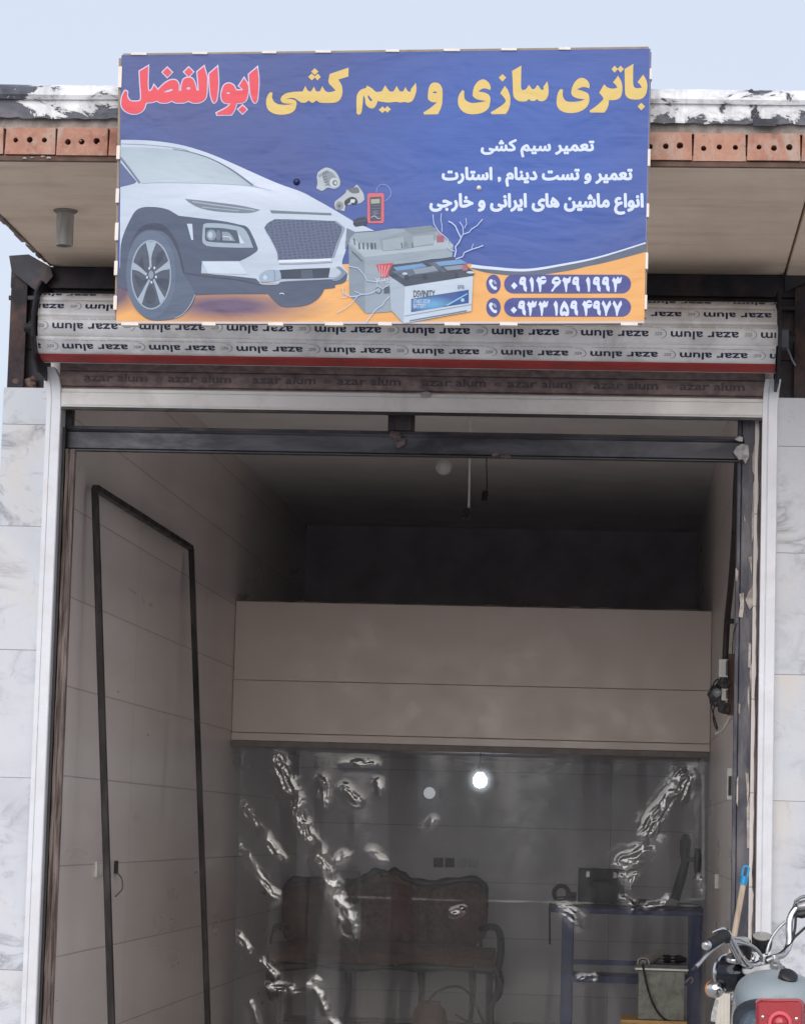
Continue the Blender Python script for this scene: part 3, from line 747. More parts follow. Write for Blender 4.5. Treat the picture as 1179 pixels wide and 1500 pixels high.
mbw = MB(); q = P(735, 667, YF-.014)
for k in range(6): lump(mbw, q+Vector((random.uniform(-.035, .035), 0, random.uniform(-.006, .008))), random.uniform(.006, .013), sq=(1.3, .5, .8))
mbw.build('weld_scab', plain('weld_crust', rgb(96, 82, 84), .8, .2), tr)
MB().tube(catmull([P(*q, .06) for q in ((1080, 912), (1075, 925), (1073, 945), (1073, 962))], 5), .003, 6).build('loose_wire', M_wire, rp)

# ------------------------------------------------------------------ banner
ban = thing('shop_banner', 'blue and orange printed shop banner with a white car, batteries and phone numbers', 'sign', BANNER_LOC)
LY = .0004
def lay(vf, layer):
    vs, fs = vf; Y = YBAN-LY*layer
    return [P(x, y, Y) for x, y in vs], fs
class Art:
    """flat printed shapes collected into one mesh"""
    def __init__(s): s.mb = MB(); s.k = 0
    def put(s, vf, layer, mat):
        s.k += 1; s.mb.add(*lay(vf, layer+s.k*.04), mat)
    def shape(s, col, layer, *loops, n=4, offset=0, mat=None):
        s.put(fill2d([smooth_loop(l, n) if isinstance(l, tuple) else l for l in loops], offset), layer, mat or m_print(prgb(*col))); return s
    def line(s, col, layer, pts, wd, mat=None):
        s.put(ribbon(pts, wd), layer, mat or m_print(prgb(*col))); return s
    def text(s, col, layer, body, box, bold=.02, shear=0):
        vs, fs = fit(text2d(body, 0, shear), *box); h = bold*(box[3]-box[1])
        for k in range(9):                                          # heavier strokes: the same glyphs laid side by side
            dx, dy = (0, 0) if k == 8 else (h*math.cos(k*math.pi/4), h*math.sin(k*math.pi/4))
            s.put(([(x+dx, y+dy) for x, y in vs], fs), layer, m_print(prgb(*col)))
        return s
    def ell(s, col, layer, cx, cy, rx, ry, n=28, rot=0):
        c, q = math.cos(rot), math.sin(rot)
        return s.shape(col, layer, [(cx+rx*math.cos(a)*c-ry*math.sin(a)*q, cy+rx*math.cos(a)*q+ry*math.sin(a)*c) for a in [2*math.pi*k/n for k in range(n)]])
    def build(s, name, parent): return s.mb.build(name, None, parent)
def spl(org, k, s, n=5):
    pts, _ = T(org, k, s); return [(p.x, p.y) for p in catmull([(a, b, 0) for a, b in pts], n)]
# canvas: blue ink, orange ink, white edge
mblue, t, b = newmat('blue_banner_print'); o_ = coords(t)
c1 = mixrgb(t, ramp(t, grad(t, o_, 760, 210, 330, 260, YBAN), (0, W3(0)), (.7, W3(1))), prgb(72, 94, 158), prgb(54, 102, 180))
c2 = mixrgb(t, ramp(t, grad(t, o_, 210, 150, 230, 200, YBAN), (0, W3(0)), (.7, W3(.8))), c1, prgb(86, 100, 152))
t.links.new(mixrgb(t, ramp(t, noi(t, mapped(t, o_, (1, 1, 2)), 3, 5), (.4, W3(0)), (.8, W3(.35))), c2, prgb(72, 112, 188)), b.inputs['Base Color'])
b.inputs['Roughness'].default_value = .42; vinyl(t, b)
morg, t, b = newmat('orange_banner_print'); o_ = coords(t)
c1 = ramp(t, noi(t, o_, 2, 3), (.3, prgb(226, 172, 104)), (.7, prgb(232, 182, 120)))
c1 = mixrgb(t, ramp(t, grad(t, o_, 335, 448, 160, 34, YBAN), (0, W3(0)), (.75, W3(1))), c1, prgb(112, 92, 124))
c1 = mixrgb(t, ramp(t, grad(t, o_, 168, 425, 40, 40, YBAN), (0, W3(0)), (.6, W3(1))), c1, prgb(112, 90, 116))
t.links.new(c1, b.inputs['Base Color']); b.inputs['Roughness'].default_value = .42; vinyl(t, b)
TLc, TRc, BRc, BLc = (178, 80), (952.5, 70.5), (943.5, 472.5), (170, 473)
cv = MB(); 
outl = [P(*q, YBAN) for q in (TLc, (565, 75.5), TRc, (948, 270), BRc, (560, 472.5), BLc, (174, 280))]
cv.prism(outl, (0, .004, 0), mblue)
art = Art(); art.mb = cv
curve = [(690, 388), (718, 391), (771, 394), (825, 386), (878, 375), (946, 354)]
curve = [(p.x, p.y) for p in catmull([(a, b_, 0) for a, b_ in curve], 6)]
low = [(690, 393), (718, 400), (771, 404), (825, 397.5), (860, 390), (896, 382), (945.6, 368.5)]
low = [(p.x, p.y) for p in catmull([(a, b_, 0) for a, b_ in low], 6)]
art.shape(None, 1, [(171.3, 411), (300, 396), (560, 384), (690, 386)]+low+[(943.5, 472), (170.3, 472.5)], mat=morg)
art.shape((112, 122, 140), 2, curve[:-1]+[(946, 354)]+low[::-1])
art.line((214, 224, 240), 3, [(x, y+1.2) for x, y in curve], [5-3.2*i/(len(curve)-1) for i in range(len(curve))])
art.line((206, 200, 204), 4, [(170.2, 472), (400, 472.5), (700, 472.2), (943.4, 471.6)], 3.2)
art.line((128, 138, 186), 2, [(952, 71), (951, 150), (948.2, 260), (946, 352)], 1.6)
art.build('canvas', ban)
# thin batten frame behind and the pale clips round the edge
fr = MB(); mfb = plain('batten_timber', rgb(150, 134, 116), .8, var=.15)
def bar(a, b_, k=.03): fr.obox(P(*a, YBAN+.022), P(*b_, YBAN+.022), .03, k, up=Vector((0, 1, 0)))
bar((181, 85), (950, 75)); bar((173, 469), (941, 468.5)); bar((181, 86), (175, 466)); bar((948, 77), (940, 466)); bar((560, 82), (556, 466))
fr.build('batten_frame', mfb, ban)
M_clip = plain('pale_clip', rgb(222, 212, 204), .6, var=.08, bmp=0)
def clip(x0, y0, x1, y1):
    a, b_ = P(x0, y0, YBAN), P(x1, y1, YBAN)
    MB().box(min(a.x, b_.x), max(a.x, b_.x), YBAN-.006, YBAN+.03, min(a.z, b_.z), max(a.z, b_.z)).build('clip', M_clip, ban, bevel=.0015)
for x0, x1 in ((192, 215), (282, 304), (384, 405), (462, 485), (565, 585), (650, 674), (734, 757), (818, 836)):
    yy = 80-(x0-178)*.0123; clip(x0, yy-3.2, x1, yy+.6)
for x0, x1 in ((178, 203), (296, 316), (393, 415), (476, 503), (554, 574), (651, 674), (732, 758), (909, 934)): clip(x0, 472.2, x1, 477)
for y0, y1 in ((97, 128), (213, 233), (276, 297), (326, 352), (382, 403), (433, 454)):
    xx = 178-(y0-80)*.0204; clip(xx-4, y0, xx+.4, y1)
for y0, y1 in ((100, 116), (218, 243), (298, 318), (370, 394), (432, 453)):
    xx = 952.5-(y0-70)*.0224; clip(xx-.4, y0, xx+3.2, y1)
# title lettering, traced
R1, K1 = (170, 85), 5.359; R2, K2 = (380, 85), 4.9125; R3, K3 = (610, 85), 5.895; R4, K4 = (800, 80), 7.369
D = lambda o, k, s: smooth_loop(T(o, k, ' '.join(w_+'!' for w_ in s.split())))
S = lambda o, k, s: smooth_loop(T(o, k, s))
yel = [[S(R4, K4, '940,95! 845,150! 847,250 850,400 862,440 895,470 950,480 1020,475 1065,440 1088,380 1090,310 1075,260 1045,212! 985,292! 1012,318 1032,352! 985,358 955,350 940,320 937,250')],
       [D(R4, K4, '1025,515 1067,555 1025,597 985,555')],
       [S(R4, K4, '775,222! 720,295! 750,322 768,352! 730,362 685,358 655,345 625,315! 572,405! 600,440 615,465 605,490 540,550 468,600! 475,620! 625,622! 650,590 670,540 677,487! 740,485 790,465 815,420 822,350 810,285')],
       [D(R4, K4, '738,115 773,150 738,190 705,152')], [D(R4, K4, '802,115 838,150 802,190 769,152')],
       [S(R4, K4, '465,360! 400,345 330,370! 400,390 452,418 465,470 455,530 410,585 330,620 230,625 150,595 115,540 113,470 130,400 155,366! 180,372! 178,430 190,470 225,500 300,505 370,495 418,478! 340,468 290,445 270,410 280,350 310,290 355,252 400,248 445,275 467,320')],
       [S(R3, K3, '905,60! 825,108! 830,200 835,310 850,345 885,368 945,370 970,350! 990,366 1020,366 1040,350! 1060,367 1095,368 1125,345 1140,300 1138,240 1128,198! 1095,245! 1098,270! 1075,268 1060,245 1045,228! 1020,262! 1000,265 985,245 970,228! 945,265! 925,272 905,262 903,200')],
       [S(R3, K3, '762,235! 722,300! 750,330 770,365 755,390 700,430 640,465! 650,482! 770,480! 795,440 808,390 808,330 790,275')],
       [D(R3, K3, '742,135 775,165 742,200 710,165')],
       [S(R3, K3, '637,272! 580,258 530,285! 590,295 630,320 637,370 620,430 570,468 490,482 420,470 375,430 358,380 365,320 395,272! 412,280! 412,330 425,360 470,383 530,381 603,368! 530,355 490,330 485,300 500,240 535,195 580,180 620,205 640,245')],
       [S(R3, K3, '225,290 222,380 210,430 185,482! 65,484! 60,465! 110,435 178,380! 130,375 100,350 100,300 108,250 130,215 165,207 200,220 220,255'), S(R3, K3, '158,285 178,292 160,300 140,293')],
       [S(R2, K2, '1125,175! 1090,220! 1088,240! 1068,235 1050,205! 1035,236! 1010,235 988,198! 965,236! 935,235 905,193! 880,236! 840,240 810,215 775,195! 765,213! 730,225 705,255 698,300 699,395! 712,405! 735,385 748,262! 760,290 765,330 790,355 820,358 840,335 850,307! 880,312 930,317 985,312! 1010,317 1045,313! 1070,318 1100,305 1120,265 1130,220'), S(R2, K2, '785,265 800,285 812,300 800,308 787,292 779,274')],
       [D(R2, K2, '885,345 912,370 885,392 858,370')], [D(R2, K2, '920,342 946,366 920,390 896,368')],
       [S(R2, K2, '642,65! 505,112! 497,170 520,200 548,230! 520,240 480,238 452,200! 435,236! 410,236 392,203! 372,236! 350,232 330,198! 310,238! 250,240 190,252 160,275 153,300 170,320 215,326 248,322! 200,333 140,330 105,310 92,280 95,245! 75,243! 55,275 48,320 60,365 100,395 160,405 220,395 255,370 268,330! 262,305 230,293 188,290! 240,284 275,300 300,318! 330,318 355,302! 380,319 412,302! 440,318 540,318 580,295 597,250 592,195 568,152! 640,130!')],
       [D(R2, K2, '398,70 425,95 398,118 372,95')], [D(R2, K2, '376,108 402,132 378,158 350,132')], [D(R2, K2, '420,108 442,132 418,158 394,132')]]
red = [[S(R1, K1, '1108,70! 1043,125! 1050,220 1062,300 1085,345 1105,330 1115,250 1118,160')],
       [S(R1, K1, '1005,155! 965,215! 985,230 1000,247! 965,250 940,245 925,215 890,195 850,210 830,260 828,310 850,345 900,350! 870,385 790,428! 795,442! 905,440! 930,400 945,350! 990,345 1020,325 1035,270 1035,210'), S(R1, K1, '880,262 898,270 880,278 862,270')],
       [D(R1, K1, '993,370 1025,400 993,432 960,400')],
       [S(R1, K1, '795,65! 732,120! 735,200 745,290 765,345 785,330 795,280 803,180')],
       [S(R1, K1, '690,62! 638,105! 645,180 650,250! 632,252! 620,200 600,160 565,150 530,165 515,210 512,252! 490,252! 492,205 470,172 430,170 390,190 350,225 328,250! 318,235 298,210! 285,240! 268,257! 254,250 248,200 252,60! 185,100! 190,200 197,290 190,330 150,338 110,332 88,300 88,262! 70,255 48,300 42,360 60,400 110,430 170,430 215,400 235,345! 285,342 320,330! 350,345 400,345 440,330! 470,345 530,345 570,330! 600,345 650,345 690,325 710,280 715,150!'),
        S(R1, K1, '568,222 585,232 568,244 550,233'), S(R1, K1, '365,265! 400,248 440,236! 444,248 410,262')],
       [D(R1, K1, '402,72 438,108 402,145 366,108')], [D(R1, K1, '570,70 605,105 570,142 535,105')]]
a = Art()
for lp in yel: a.shape((224, 200, 134), 2, *lp)
a.build('title_lettering', ban)
a = Art()
for lp in red: a.shape((212, 206, 232), 2+red.index(lp)*.35, lp[0], offset=1.7)
for lp in red: a.shape((228, 100, 112), 6, *lp)
a.build('title_lettering', ban)
for body, bx in (('تعمیر سیم کشی', (705, 204, 869.5, 229)), ('تعمیر و تست دینام , استارت', (648, 245, 925.5, 272)), ('انواع ماشین های ایرانی و خارجی', (630, 283.5, 941.5, 313))):
    Art().text((216, 226, 242), 2, persian(body), bx, .042).build('service_lettering', ban)
# phone panels
DIG = {9: ('300,82 265,95 245,140 238,185 250,215 290,228! 306,232! 312,290 325,320 365,345! 372,270! 358,240 352,180 355,120 335,88', '283,150 300,142 312,152 298,162'),
       1: ('450,82! 415,145! 432,190 445,260 452,340! 478,345! 488,290 490,180 480,120',),
       4: ('570,80! 600,108! 625,82 660,73 695,90 703,120! 660,116 622,126! 640,143 680,143 712,130! 700,180 665,210 625,215! 622,300 610,350! 590,345! 575,260 560,190 532,148!',),
       6: ('895,80 840,95 808,140 803,185 825,208 848,218! 835,262 788,325! 802,343! 822,340! 862,280 915,235 952,195 966,145! 942,132! 932,100', '845,152 885,136 925,142 905,164 868,165'),
       2: ('1015,85! 982,145! 1008,185 1025,255 1042,347! 1060,350! 1070,285 1078,205 1105,190 1126,150 1132,80! 1108,85! 1092,108 1060,112 1035,104',),
       3: ('405,87! 372,149! 398,187 412,267 420,347! 442,347! 455,277 462,199! 505,197 532,167 545,85! 522,95! 505,122! 485,85! 465,85! 450,122! 425,120!',),
       5: ('1018,82! 990,122 955,197 942,277 950,327 980,349 1018,332! 1050,352 1085,342 1102,297 1095,217 1060,132', '1012,190! 990,240 985,267 1000,277 1020,259! 1040,279 1058,272 1050,240'),
       7: ('628,77! 602,135! 630,187 655,267 668,347! 690,347! 705,277 735,207 768,147! 752,79! 725,107 700,157 685,177! 670,147 650,107',)}
def digit(ch, gx, y0):
    lp = [smooth_loop(T((0, 0), 1, q)) for q in DIG[ch]]; x0 = min(p[0] for p in lp[0])
    return [[(740+(x-x0+gx)/11.79, 398+(y+(413 if y0 > 100 else 0))/11.79) for x, y in q] for q in lp]
KP = 4.716; OP = (700, 390)
def pill(y0, y1, x0=180, x1=1057):
    r = (y1-y0)/2; yc = (y0+y1)/2; pts = [(x1-r+r*math.cos(a), yc+r*math.sin(a)) for a in [R(-90+180*k/12) for k in range(13)]]
    pts += [(x0+r+r*math.cos(a), yc+r*math.sin(a)) for a in [R(90+180*k/12) for k in range(13)]]
    return [(OP[0]+x/KP, OP[1]+y/KP) for x, y in pts]
for y0, grp, zero in ((56, ((9, 240), (1, 415), (4, 532), (6, 788), (2, 982), (9, 1156), (1, 1391), (9, 1513), (9, 1671), (3, 1841)), '250,108 273,132 250,158 228,132'),
                      (217, ((9, 222), (3, 372), (3, 570), (1, 832), (5, 942), (9, 1123), (4, 1326), (9, 1516), (7, 1663), (7, 1851)), '247,278 270,301 247,325 225,301')):
    a = Art(); a.shape((92, 98, 158), 4, pill(y0, y0+130)).build('phone_panel', ban)
    a = Art(); a.shape((214, 224, 244), 5, D(OP, KP, zero))
    for ch, gx in grp: a.shape((214, 224, 244), 5, *digit(ch, gx, y0))
    a.build('phone_number', ban)
    a = Art(); yc = OP[1]+(y0+66)/KP; a.ell((92, 98, 158), 4, OP[0]+107/KP, yc, 50/KP, 66/KP)
    dy = y0-56
    hs = ' '.join('%s,%d' % (w_.split(',')[0], int(w_.split(',')[1])+dy) for w_ in '82,92 96,88 104,102 96,114 104,130 114,140 124,138 132,152 122,162 106,156 90,140 78,118 76,104'.split())
    a.shape((214, 224, 244), 5, S(OP, KP, hs))
    for rr in (12, 20): a.line((214, 224, 244), 5, [(OP[0]+(104+rr*math.cos(R(g_)))/KP, OP[1]+(y0+62+rr*1.15*math.sin(R(g_)))/KP) for g_ in range(-80, 11, 15)], .7)
    a.build('phone_icon', ban)
# ---- the printed white car
ZA, KA = (160, 60), 2.9475; ZB_, KB = (170, 300), 5.126; ZC6, KC = (380, 280), 7.86
mcar, t, b = newmat('printed_white_bodywork'); o_ = coords(t)
c1 = mixrgb(t, ramp(t, grad(t, o_, 360, 260, 190, 60, YBAN), (0, W3(0)), (.8, W3(1))), prgb(196, 206, 222), prgb(212, 220, 234))
t.links.new(mixrgb(t, ramp(t, grad(t, o_, 330, 385, 120, 30, YBAN), (0, W3(0)), (.8, W3(.6))), c1, prgb(182, 194, 210)), b.inputs['Base Color'])
b.inputs['Roughness'].default_value = .42; vinyl(t, b)
mgl, t, b = newmat('printed_windscreen'); o_ = coords(t)
t.links.new(mixrgb(t, ramp(t, grad(t, o_, 250, 270, 120, 50, YBAN), (0, W3(0)), (.9, W3(1))), prgb(178, 192, 204), prgb(192, 205, 216)), b.inputs['Base Color'])
b.inputs['Roughness'].default_value = .42; vinyl(t, b)
car = Art()
car.shape(None, 5, S(ZA, KA, '50,425! 170,428 300,445 420,480 540,530 650,580 740,618 830,650 890,682 955,718 1055,778! 1145,818! 1026,826! 1030,850 1022,900 1005,960 1030,995! 1000,1040 640,1040 400,1000 45,985!'), mat=mcar)
car.shape(None, 6, S(ZA, KA, '48,455! 150,458 270,465 350,480 430,510 520,555 600,605 645,630! 560,618 350,608 200,608 140,612! 110,570 48,500!'), mat=mgl)
car.line((120, 136, 158), 7, spl(ZA, KA, '275,465 350,478 440,508 530,556 620,622'), [1.0+1.6*i/20 for i in range(21)])
car.line((150, 164, 182), 7, spl(ZA, KA, '48,442 180,448 300,462 345,474'), .9)
car.shape((112, 124, 160), 6, S(ZA, KA, '47,520! 118,605! 105,615 46,630!'))
car.line((128, 142, 160), 7, spl(ZA, KA, '47,500 90,555 132,612'), 3.2)
car.line((176, 190, 206), 7, spl(ZA, KA, '140,614 220,610 380,612 560,620 650,632 700,645'), .8)
car.shape((132, 144, 160), 7, S(ZA, KA, '326,680! 420,690 560,708 652,728! 600,741 480,736 400,722 355,702'))
car.line((176, 188, 200), 8, spl(ZA, KA, '360,692 450,706 540,718 630,730'), 1.5)
car.line((184, 194, 206), 8, spl(ZA, KA, '400,716 480,724 560,732'), .9)
dark = T(ZB_, KB, '35,310 60,210 110,100 150,40 210,15 300,15 380,30 430,55 470,80! 600,95 800,120 920,145 985,165 1030,240 1065,325! 1055,348 1000,385 930,420! 645,420! 638,515! 850,530 1050,552!')
d2 = T(ZC6, KC, '0,1045! 45,1075 200,1075 260,1045 480,1030 830,1015 850,1030 920,1020 985,960 1010,940! 1005,1010 960,1055 870,1075! 870,1110! 745,1125! 720,1180 650,1255 540,1310 400,1330 260,1325 170,1260 95,1180! 0,1180!')
d3 = T(ZB_, KB, '800,668 590,675! 480,700 300,720 80,640 8,600! 10,490! 30,470!')
car.shape((94, 106, 130), 6, (dark[0]+d2[0]+d3[0], dark[1]+d2[1]+d3[1]))
car.line((76, 86, 108), 7, spl(ZB_, KB, '520,510 700,540 900,560 1080,600'), 1.4)
car.shape((78, 88, 110), 7, S(ZB_, KB, '85,480 110,300 170,180 260,135 350,150 430,230 480,350 515,520 480,600 250,640 90,600'))
car.shape((104, 118, 140), 8, S(ZB_, KB, '270,185 350,200 420,270 470,380 500,500 560,600 592,672 560,760 480,835 380,862 250,860 170,800 110,690 78,560 85,400 130,270 200,200'))
car.shape((112, 126, 148), 9, [(ZB_[0]+(262+186*math.cos(a))/KB, ZB_[1]+(520+330*math.sin(a))/KB) for a in [2*math.pi*k/48 for k in range(48)]])
car.line((178, 190, 206), 9, spl(ZB_, KB, '592,672 560,745 500,820 440,850'), .9)
car.shape((166, 178, 194), 10, [(ZB_[0]+(262+152*math.cos(a))/KB, ZB_[1]+(523+262*math.sin(a))/KB) for a in [2*math.pi*k/48 for k in range(48)]])
car.shape((94, 104, 122), 11, [(ZB_[0]+(262+142*math.cos(a))/KB, ZB_[1]+(523+250*math.sin(a))/KB) for a in [2*math.pi*k/48 for k in range(48)]])
for s in ('200,390 210,470 225,500 190,480 170,430', '310,370 360,340 350,400 300,460', '140,520 200,560 240,560 180,620 150,570', '300,560 390,560 380,640 330,610', '235,640 262,600 300,690 270,740 220,720'):
    car.shape((78, 88, 108), 12, S(ZB_, KB, s))
for s in ('222,276! 245,380 252,468! 268,468! 268,380 305,276!', '125,425! 180,465 235,515! 225,532! 170,497 118,484!', '402,410! 350,455 290,500! 295,517! 345,492 408,480!', '245,555! 205,630 158,712! 192,752! 225,640 258,565!', '275,560! 300,630 333,748! 368,702! 320,620 290,555!'):
    car.shape((170, 182, 198), 13, S(ZB_, KB, s))
car.ell((150, 162, 178), 14, ZB_[0]+263/KB, ZB_[1]+524/KB, 19/KB, 32/KB)
for q in ((250, 475), (288, 472), (233, 543), (300, 540), (266, 580)): car.ell((205, 214, 226), 14, ZB_[0]+q[0]/KB, ZB_[1]+q[1]/KB, 1.5, 2.0, 10)
car.shape((198, 210, 226), 7, S(ZB_, KB, '532,140! 572,140! 580,262! 566,262!'))
car.shape((168, 182, 198), 7, S(ZB_, KB, '655,145! 690,135 800,140 920,160 968,185 1000,240 1030,320! 900,320 720,312 670,300 648,270 650,200'))
car.shape((92, 104, 122), 8, S(ZB_, KB, '668,168! 790,172 905,190! 935,288! 700,275 668,250!'))
car.ell((150, 164, 180), 9, ZB_[0]+715/KB, ZB_[1]+225/KB, 36/KB, 40/KB); car.ell((186, 198, 212), 10, ZB_[0]+708/KB, ZB_[1]+225/KB, 18/KB, 24/KB)
car.ell((120, 132, 150), 9, ZB_[0]+768/KB, ZB_[1]+228/KB, 18/KB, 40/KB)
car.shape((150, 164, 180), 9, S(ZB_, KB, '795,200! 850,208 895,270! 800,265!')); car.line((206, 216, 228), 10, spl(ZB_, KB, '800,236 850,240 865,262'), 1.2)
car.shape((204, 214, 228), 9, S(ZB_, KB, '915,210! 966,288! 930,290!'))
car.shape((204, 214, 228), 7, S(ZB_, KB, '648,424! 920,424! 985,520! 640,512!')); car.shape((188, 200, 216), 8, S(ZB_, KB, '648,426! 690,510! 640,510!'))
mgr, t, b = newmat('printed_grille'); o_ = coords(t)
vv = N(t, 'ShaderNodeTexVoronoi', feature='DISTANCE_TO_EDGE'); t.links.new(mapped(t, o_, (60, 0, 90), rot=(0, R(8), 0)), vv.inputs['Vector']); vv.inputs['Scale'].default_value = 1; vv.inputs['Randomness'].default_value = .35
t.links.new(ramp(t, vv.outputs['Distance'], (.02, prgb(108, 122, 154)), (.2, prgb(84, 96, 126))), b.inputs['Base Color']); b.inputs['Roughness'].default_value = .42
car.shape(None, 7, S(ZC6, KC, '60,410! 100,360 180,318! 500,325 862,340! 950,410! 945,460 890,600 830,772! 500,775 218,787! 205,700 140,560 75,450'), mat=mgr)
car.line((150, 162, 184), 8, spl(ZC6, KC, '868,340 960,410 968,440 920,560 850,760', 4), 2.2)
car.line((120, 132, 150), 9, spl(ZC6, KC, '60,410 76,450 142,562 206,700 216,790', 4), .9)
car.shape((128, 140, 154), 7, S(ZC6, KC, '120,215! 500,235 825,248! 828,272! 500,258 140,248!'))
car.line((220, 228, 240), 8, spl(ZC6, KC, '222,806 500,800 830,785', 4), 4.2); car.line((150, 162, 178), 9, spl(ZC6, KC, '225,836 500,832 840,815', 4), .8)
car.shape((72, 84, 106), 7, S(ZC6, KC, '230,905! 500,890 812,880! 800,992! 620,1000 250,1008!')); car.shape((96, 108, 128), 8, S(ZC6, KC, '480,905! 610,900! 618,1000! 482,1005!'))
car.shape((164, 182, 200), 8, S(ZC6, KC, '0,975 40,930 100,905 200,905 240,930 252,1008! 180,1032 20,1040')); car.line((130, 144, 162), 9, spl(ZC6, KC, '165,910 178,960 172,1030'), 1.0)
car.ell((196, 208, 222), 9, ZC6[0]+65/KC, ZC6[1]+990/KC, 3, 3.4)
car.shape((190, 202, 216), 8, S(ZC6, KC, '815,885! 900,890 938,935 880,985 795,992!')); car.shape((140, 154, 172), 8.5, S(ZC6, KC, '880,870! 932,870 1010,940! 920,1020 850,1030 830,1012! 905,985 945,935'))
car.line((176, 190, 208), 9, spl(ZC6, KC, '0,1050 50,1066 200,1064 260,1032 480,1018 830,1002', 4), 2.0)
car.shape((130, 142, 160), 6, S(ZC6, KC, '1005,420! 1110,470! 1050,530! 1000,660! 985,660!'))
car.line((200, 208, 220), 9, spl(ZC6, KC, '230,1180 262,1172 285,1185'), 1.4)
car.build('car_picture', ban)
# ---- printed batteries and parts
ZE, KE = (450, 235), 4.535
L = lambda s, n=4: S(ZE, KE, s)
a = Art()
a.shape((160, 172, 184), 8, L('270,545! 290,480! 440,470 560,452 640,450 820,430! 880,470 972,560! 962,640! 700,700 600,1000! 390,1015! 280,890! 285,620'))
a.shape((146, 158, 172), 9, L('275,560! 380,650! 385,1012! 280,890!')); a.shape((178, 190, 200), 9, L('380,640! 960,580! 972,560! 900,520! 640,560 470,590 290,520! 285,548!'))
a.shape((150, 162, 172), 10, L('480,520! 700,455! 830,435! 850,470! 840,560! 720,575! 640,590! 500,600!')); a.shape((166, 178, 188), 11, L('500,530! 640,505! 640,585! 505,598!')); a.shape((168, 180, 190), 11, L('700,505! 838,490! 842,550! 706,570!'))
a.shape((138, 150, 162), 11, L('640,452! 820,432! 860,465! 700,490!'))
for x in (345, 372, 400, 428, 450): a.line((96, 106, 118), 12, spl(ZE, KE, '%d,545 %d,588' % (x, x+2)), 2.0 if x != 428 else 3.4)
for s in ('310,515 316,560', '625,545 632,582', '698,545 700,578', '295,600 365,668'): a.line((92, 102, 116), 12, spl(ZE, KE, s), 1.3)
a.ell((140, 152, 164), 12, ZE[0]+654/KE, ZE[1]+552/KE, 3.2, 3.4)
a.shape((172, 112, 132), 12, L('862,495! 905,490! 908,538! 860,542!')); a.ell((196, 140, 152), 13, ZE[0]+884/KE, ZE[1]+492/KE, 4.6, 1.6)
a.shape((205, 96, 108), 11, L('458,690! 572,678! 535,772! 490,776!'))
for x in (478, 498, 520, 545): a.line((205, 208, 216), 12, spl(ZE, KE, '%d,%d %d,772' % (x, 694, 500+(x-510)*.4)), .7)
a.text((208, 213, 222), 12, 'YUASA', (ZE[0]+452/KE, ZE[1]+780/KE, ZE[0]+568/KE, ZE[1]+812/KE), .03)
a.ell((96, 106, 122), 11, ZE[0]+473/KE, ZE[1]+862/KE, 4.6, 4.6); a.ell((168, 180, 190), 12, ZE[0]+473/KE, ZE[1]+862/KE, 3.4, 3.4); a.shape((100, 110, 126), 11, L('510,840! 560,835! 560,878! 510,882!'))
a.build('battery_picture', ban)
mlb, t, b = newmat('printed_blue_label'); o_ = coords(t)
t.links.new(mixrgb(t, ramp(t, grad(t, o_, 632, 446, 40, 14, YBAN), (0, W3(0)), (.8, W3(1))), prgb(56, 96, 160), prgb(106, 168, 208)), b.inputs['Base Color']); b.inputs['Roughness'].default_value = .42
a = Art()
a.shape((84, 94, 112), 14, L('540,742! 565,690! 985,645! 1112,740! 1100,768! 650,838! 545,765!'))
a.shape((196, 208, 222), 14, L('650,836! 1102,766! 1090,1000! 640,1082!')); a.shape((176, 188, 202), 14, L('545,765! 650,836! 640,1082! 555,990!'))
a.shape((126, 164, 204), 15, L('570,708! 765,682! 795,702! 600,735!')); a.shape((126, 164, 204), 15, L('832,676! 1020,655! 1062,682! 880,700!'))
a.shape((112, 124, 142), 16, L('560,735! 850,700! 880,740! 700,760! 640,785!')); a.shape((108, 120, 138), 16, L('800,680! 850,676! 930,735! 900,745!')); a.shape((150, 162, 178), 16, L('700,720! 840,700! 870,730! 720,752!')); a.shape((148, 160, 176), 16, L('905,705! 1040,690! 1070,715! 930,730!'))
a.ell((196, 206, 218), 17, ZE[0]+648/KE, ZE[1]+750/KE, 4, 1.8); a.shape((172, 118, 138), 17, L('1030,690! 1062,686! 1066,728! 1032,732!')); a.ell((200, 208, 220), 17, ZE[0]+1085/KE, ZE[1]+742/KE, 6, 1.7)
for x in (660, 780, 990): a.ell((70, 80, 98), 17, ZE[0]+x/KE, ZE[1]+(775-(x-660)*.05)/KE, 3.4, 3.8)
a.shape(None, 16, L('690,918! 1072,857! 1072,945! 690,1006!'), mat=mlb); a.shape((64, 100, 162), 17, L('1072,860! 1072,945! 905,970! 1010,900! 985,872!')); a.shape((150, 196, 224), 18, L('915,962! 1062,880! 1066,886! 935,962!'))
a.text((76, 84, 104), 16, 'DSVINITY', (ZE[0]+706/KE, ZE[1]+862/KE, ZE[0]+848/KE, ZE[1]+906/KE), .02)
a.text((206, 216, 232), 18, 'START-STOP', (ZE[0]+706/KE, ZE[1]+922/KE, ZE[0]+815/KE, ZE[1]+948/KE), .01); a.text((206, 216, 232), 18, 'BATTERY', (ZE[0]+706/KE, ZE[1]+952/KE, ZE[0]+785/KE, ZE[1]+980/KE), .01)
a.text((120, 130, 148), 16, 'EFB', (ZE[0]+1000/KE, ZE[1]+828/KE, ZE[0]+1042/KE, ZE[1]+852/KE), .01); a.ell((170, 200, 224), 19, ZE[0]+1032/KE, ZE[1]+926/KE, 2.6, 2.8)
a.line((120, 132, 150), 16, spl(ZE, KE, '680,1064 800,1042 940,1018 1060,996'), 1.6); a.line((140, 152, 168), 16, spl(ZE, KE, '645,1032 860,995 1092,955'), .7)
a.build('battery_picture', ban)
